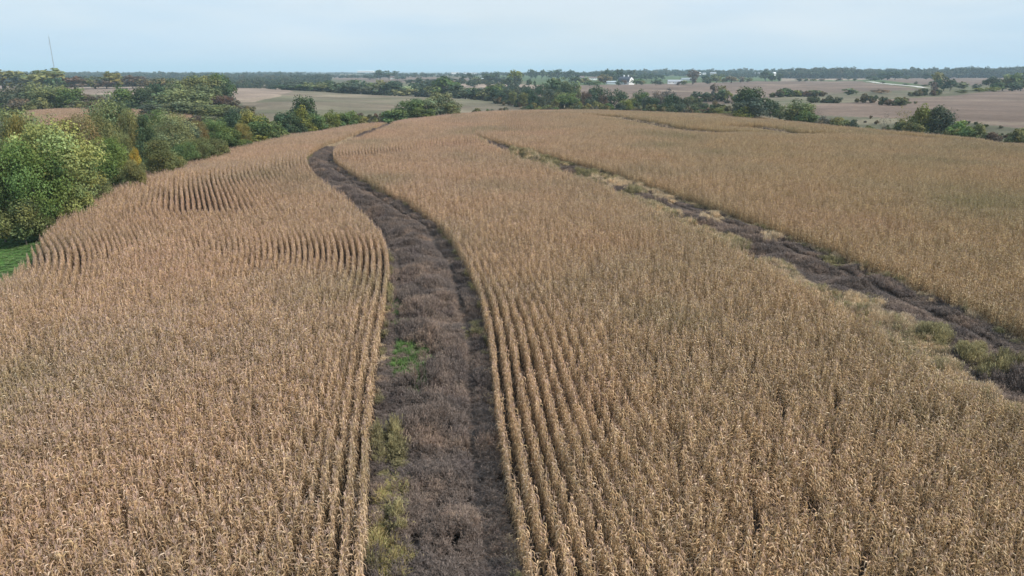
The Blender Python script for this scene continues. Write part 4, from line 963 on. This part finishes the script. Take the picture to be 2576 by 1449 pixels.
building('shed', 'tiny white shed beside the left of centre farmhouse', 399, 77, 1870, 6, 5, 3, 1.4, 0, white, white, 1, 0, 'shed')
building('warehouse', 'long white warehouse far off on the left of centre skyline', 366, 72.2, 3300, 70, 30, 4.5, 1.5, 0, white, white, 3, 0, 'building', up=1)
building('warehouse', 'white warehouse with pale roof far beyond the middle trees', 470, 74.6, 2700, 50, 24, 5, 2, .1, white, roof_grey, 3, 0, 'building', up=1)
building('farmhouse', 'white farm building at the left of the yellow-green middle tree', 482, 76.5, 1900, 14, 9, 6, 3, 1.2, white, roof_grey, 1, 3, 'house')
building('warehouse', 'small pale warehouse near the white middle warehouse', 455, 73.6, 3000, 30, 20, 4, 2, .2, white, steel, 2, 0, 'building', up=1)
building('farmhouse', 'small white farmhouse just right of the bare round tree', 699.5, 74.5, 2300, 8, 7, 4, 2.5, .9, white, white, 1, 2, 'house', up=1)
building('farmhouse', 'white bungalow second from the bare round tree', 704, 74.5, 2300, 10, 8, 3, 2, .2, white, roof_grey, 1, 3, 'house', up=1)
building('farmhouse', 'long pale bungalow right of the golden far tree', 713, 74.5, 2350, 18, 9, 4, 2.6, 0, cream, roof_grey, 1, 3, 'house', up=1)
building('warehouse', 'long grey-roofed warehouse low among the right woods', 756, 74.5, 2400, 30, 14, 3.5, 2, -.1, steel, roof_grey, 3, 0, 'building', up=1)
building('farmhouse', 'bright white house at the dark right-hand trees', 774, 75, 2000, 8, 7, 4.5, 2.5, .5, white, white, 1, 2, 'house', up=1)
building('shed', 'white shed between the right-hand house and the skyline wood', 781, 74, 2300, 11, 8, 3, 2, .1, white, white, 1, 0, 'shed', up=1)
building('shed', 'small white shed farthest right before the skyline wood', 786, 73.5, 2500, 12, 8, 3, 2, .1, white, roof_grey, 1, 0, 'shed', up=1)
building('shed', 'bright little shed before the far right wood', 823, 74.5, 2200, 12, 8, 4, 2, .1, white, white, 1, 0, 'shed', up=1)

# gravel road on the right plain
gravel = simple_mat('pale_gravel', (.62, .59, .54), .95, .1, .6)
P = [on_ground(a, b) for a, b in [(868, 81.6), (880, 83.4), (893, 84.6), (905, 85.7), (918, 87.0), (928, 88.4)]]
m = MB(); hw = 4.0
pts = []
for (xa, ya), (xb, yb) in zip(P[:-1], P[1:]):
    for k in range(12): pts.append((xa + (xb-xa)*k/12, ya + (yb-ya)*k/12))
for (xa, ya), (xb, yb) in zip(pts[:-1], pts[1:]):
    dx, dy = xb-xa, yb-ya; l_ = math.hypot(dx, dy); nx, ny = -dy/l_*hw, dx/l_*hw
    q = [(xa-nx, ya-ny), (xb-nx, yb-ny), (xb+nx, yb+ny), (xa+nx, ya+ny)]
    m.face([(u, v, float(ground(u, v)) + .35) for u, v in q][::1])
tag(link('road', m.mesh('road', gravel)), 'pale gravel road crossing the right plain', kind='structure')

# radio mast
mast_mat = simple_mat('mast_steel', (.30, .31, .33), .6, .05, .1)
D = 2100; tx = float(tval(54.5, 70)) * D; tz = float(ground(tx, D)); top = CAMZ - D * float(slope(37)) - tz
mast = bpy.data.objects.new('radio_mast', None); COL.objects.link(mast); mast.location = (tx, D, tz); tag(mast, 'tall thin guyed radio mast on the left skyline', 'radio mast')
m = MB(); r_ = .8; C3 = [(r_*math.cos(a), r_*math.sin(a)) for a in (0, 2.094, 4.189)]
for x_, y_ in C3: m.tube((x_, y_, 0), (x_, y_, top), .26, .26, 4)
n = 60
for k in range(n):
    z0, z1 = top*k/n, top*(k+1)/n
    for i in range(3):
        a, b_ = C3[i], C3[(i+1) % 3]
        if k % 2: a, b_ = b_, a
        m.tube((*a, z0), (*b_, z1), .10, .10, 3)
ms = m.mesh('lattice', mast_mat); lo = link('lattice', ms, mast)
m = MB(); m.tube((0, 0, top), (0, 0, top+8), .3, .1, 4); link('antenna', m.mesh('antenna', mast_mat), mast)
for i in range(3):
    a = .6 + i*2.094
    for f in (.45, .9):
        g_ = MB(); g_.tube((0, 0, top*f), (math.cos(a)*top*.55, math.sin(a)*top*.55, -2), .05, .05, 3); link('guy_wire', g_.mesh('guy_wire', mast_mat), mast)

# ------------------------------------------------------------------ haze
HAZE = 0.00012
m = MB(); m.box(-97000, 97000, -500, 33000, -40, 135)
hm, nt = new_mat('haze')
out = nd(nt, 'ShaderNodeOutputMaterial'); pv = nd(nt, 'ShaderNodeVolumePrincipled'); pv.inputs['Density'].default_value = HAZE
pv.inputs['Color'].default_value = (.64, .85, 1.0, 1); pv.inputs['Anisotropy'].default_value = 0.0
nt.links.new(pv.outputs[0], out.inputs['Volume'])
hz_o = link('haze', m.mesh('haze', hm)); tag(hz_o, 'pale blue haze over the plain', kind='stuff')
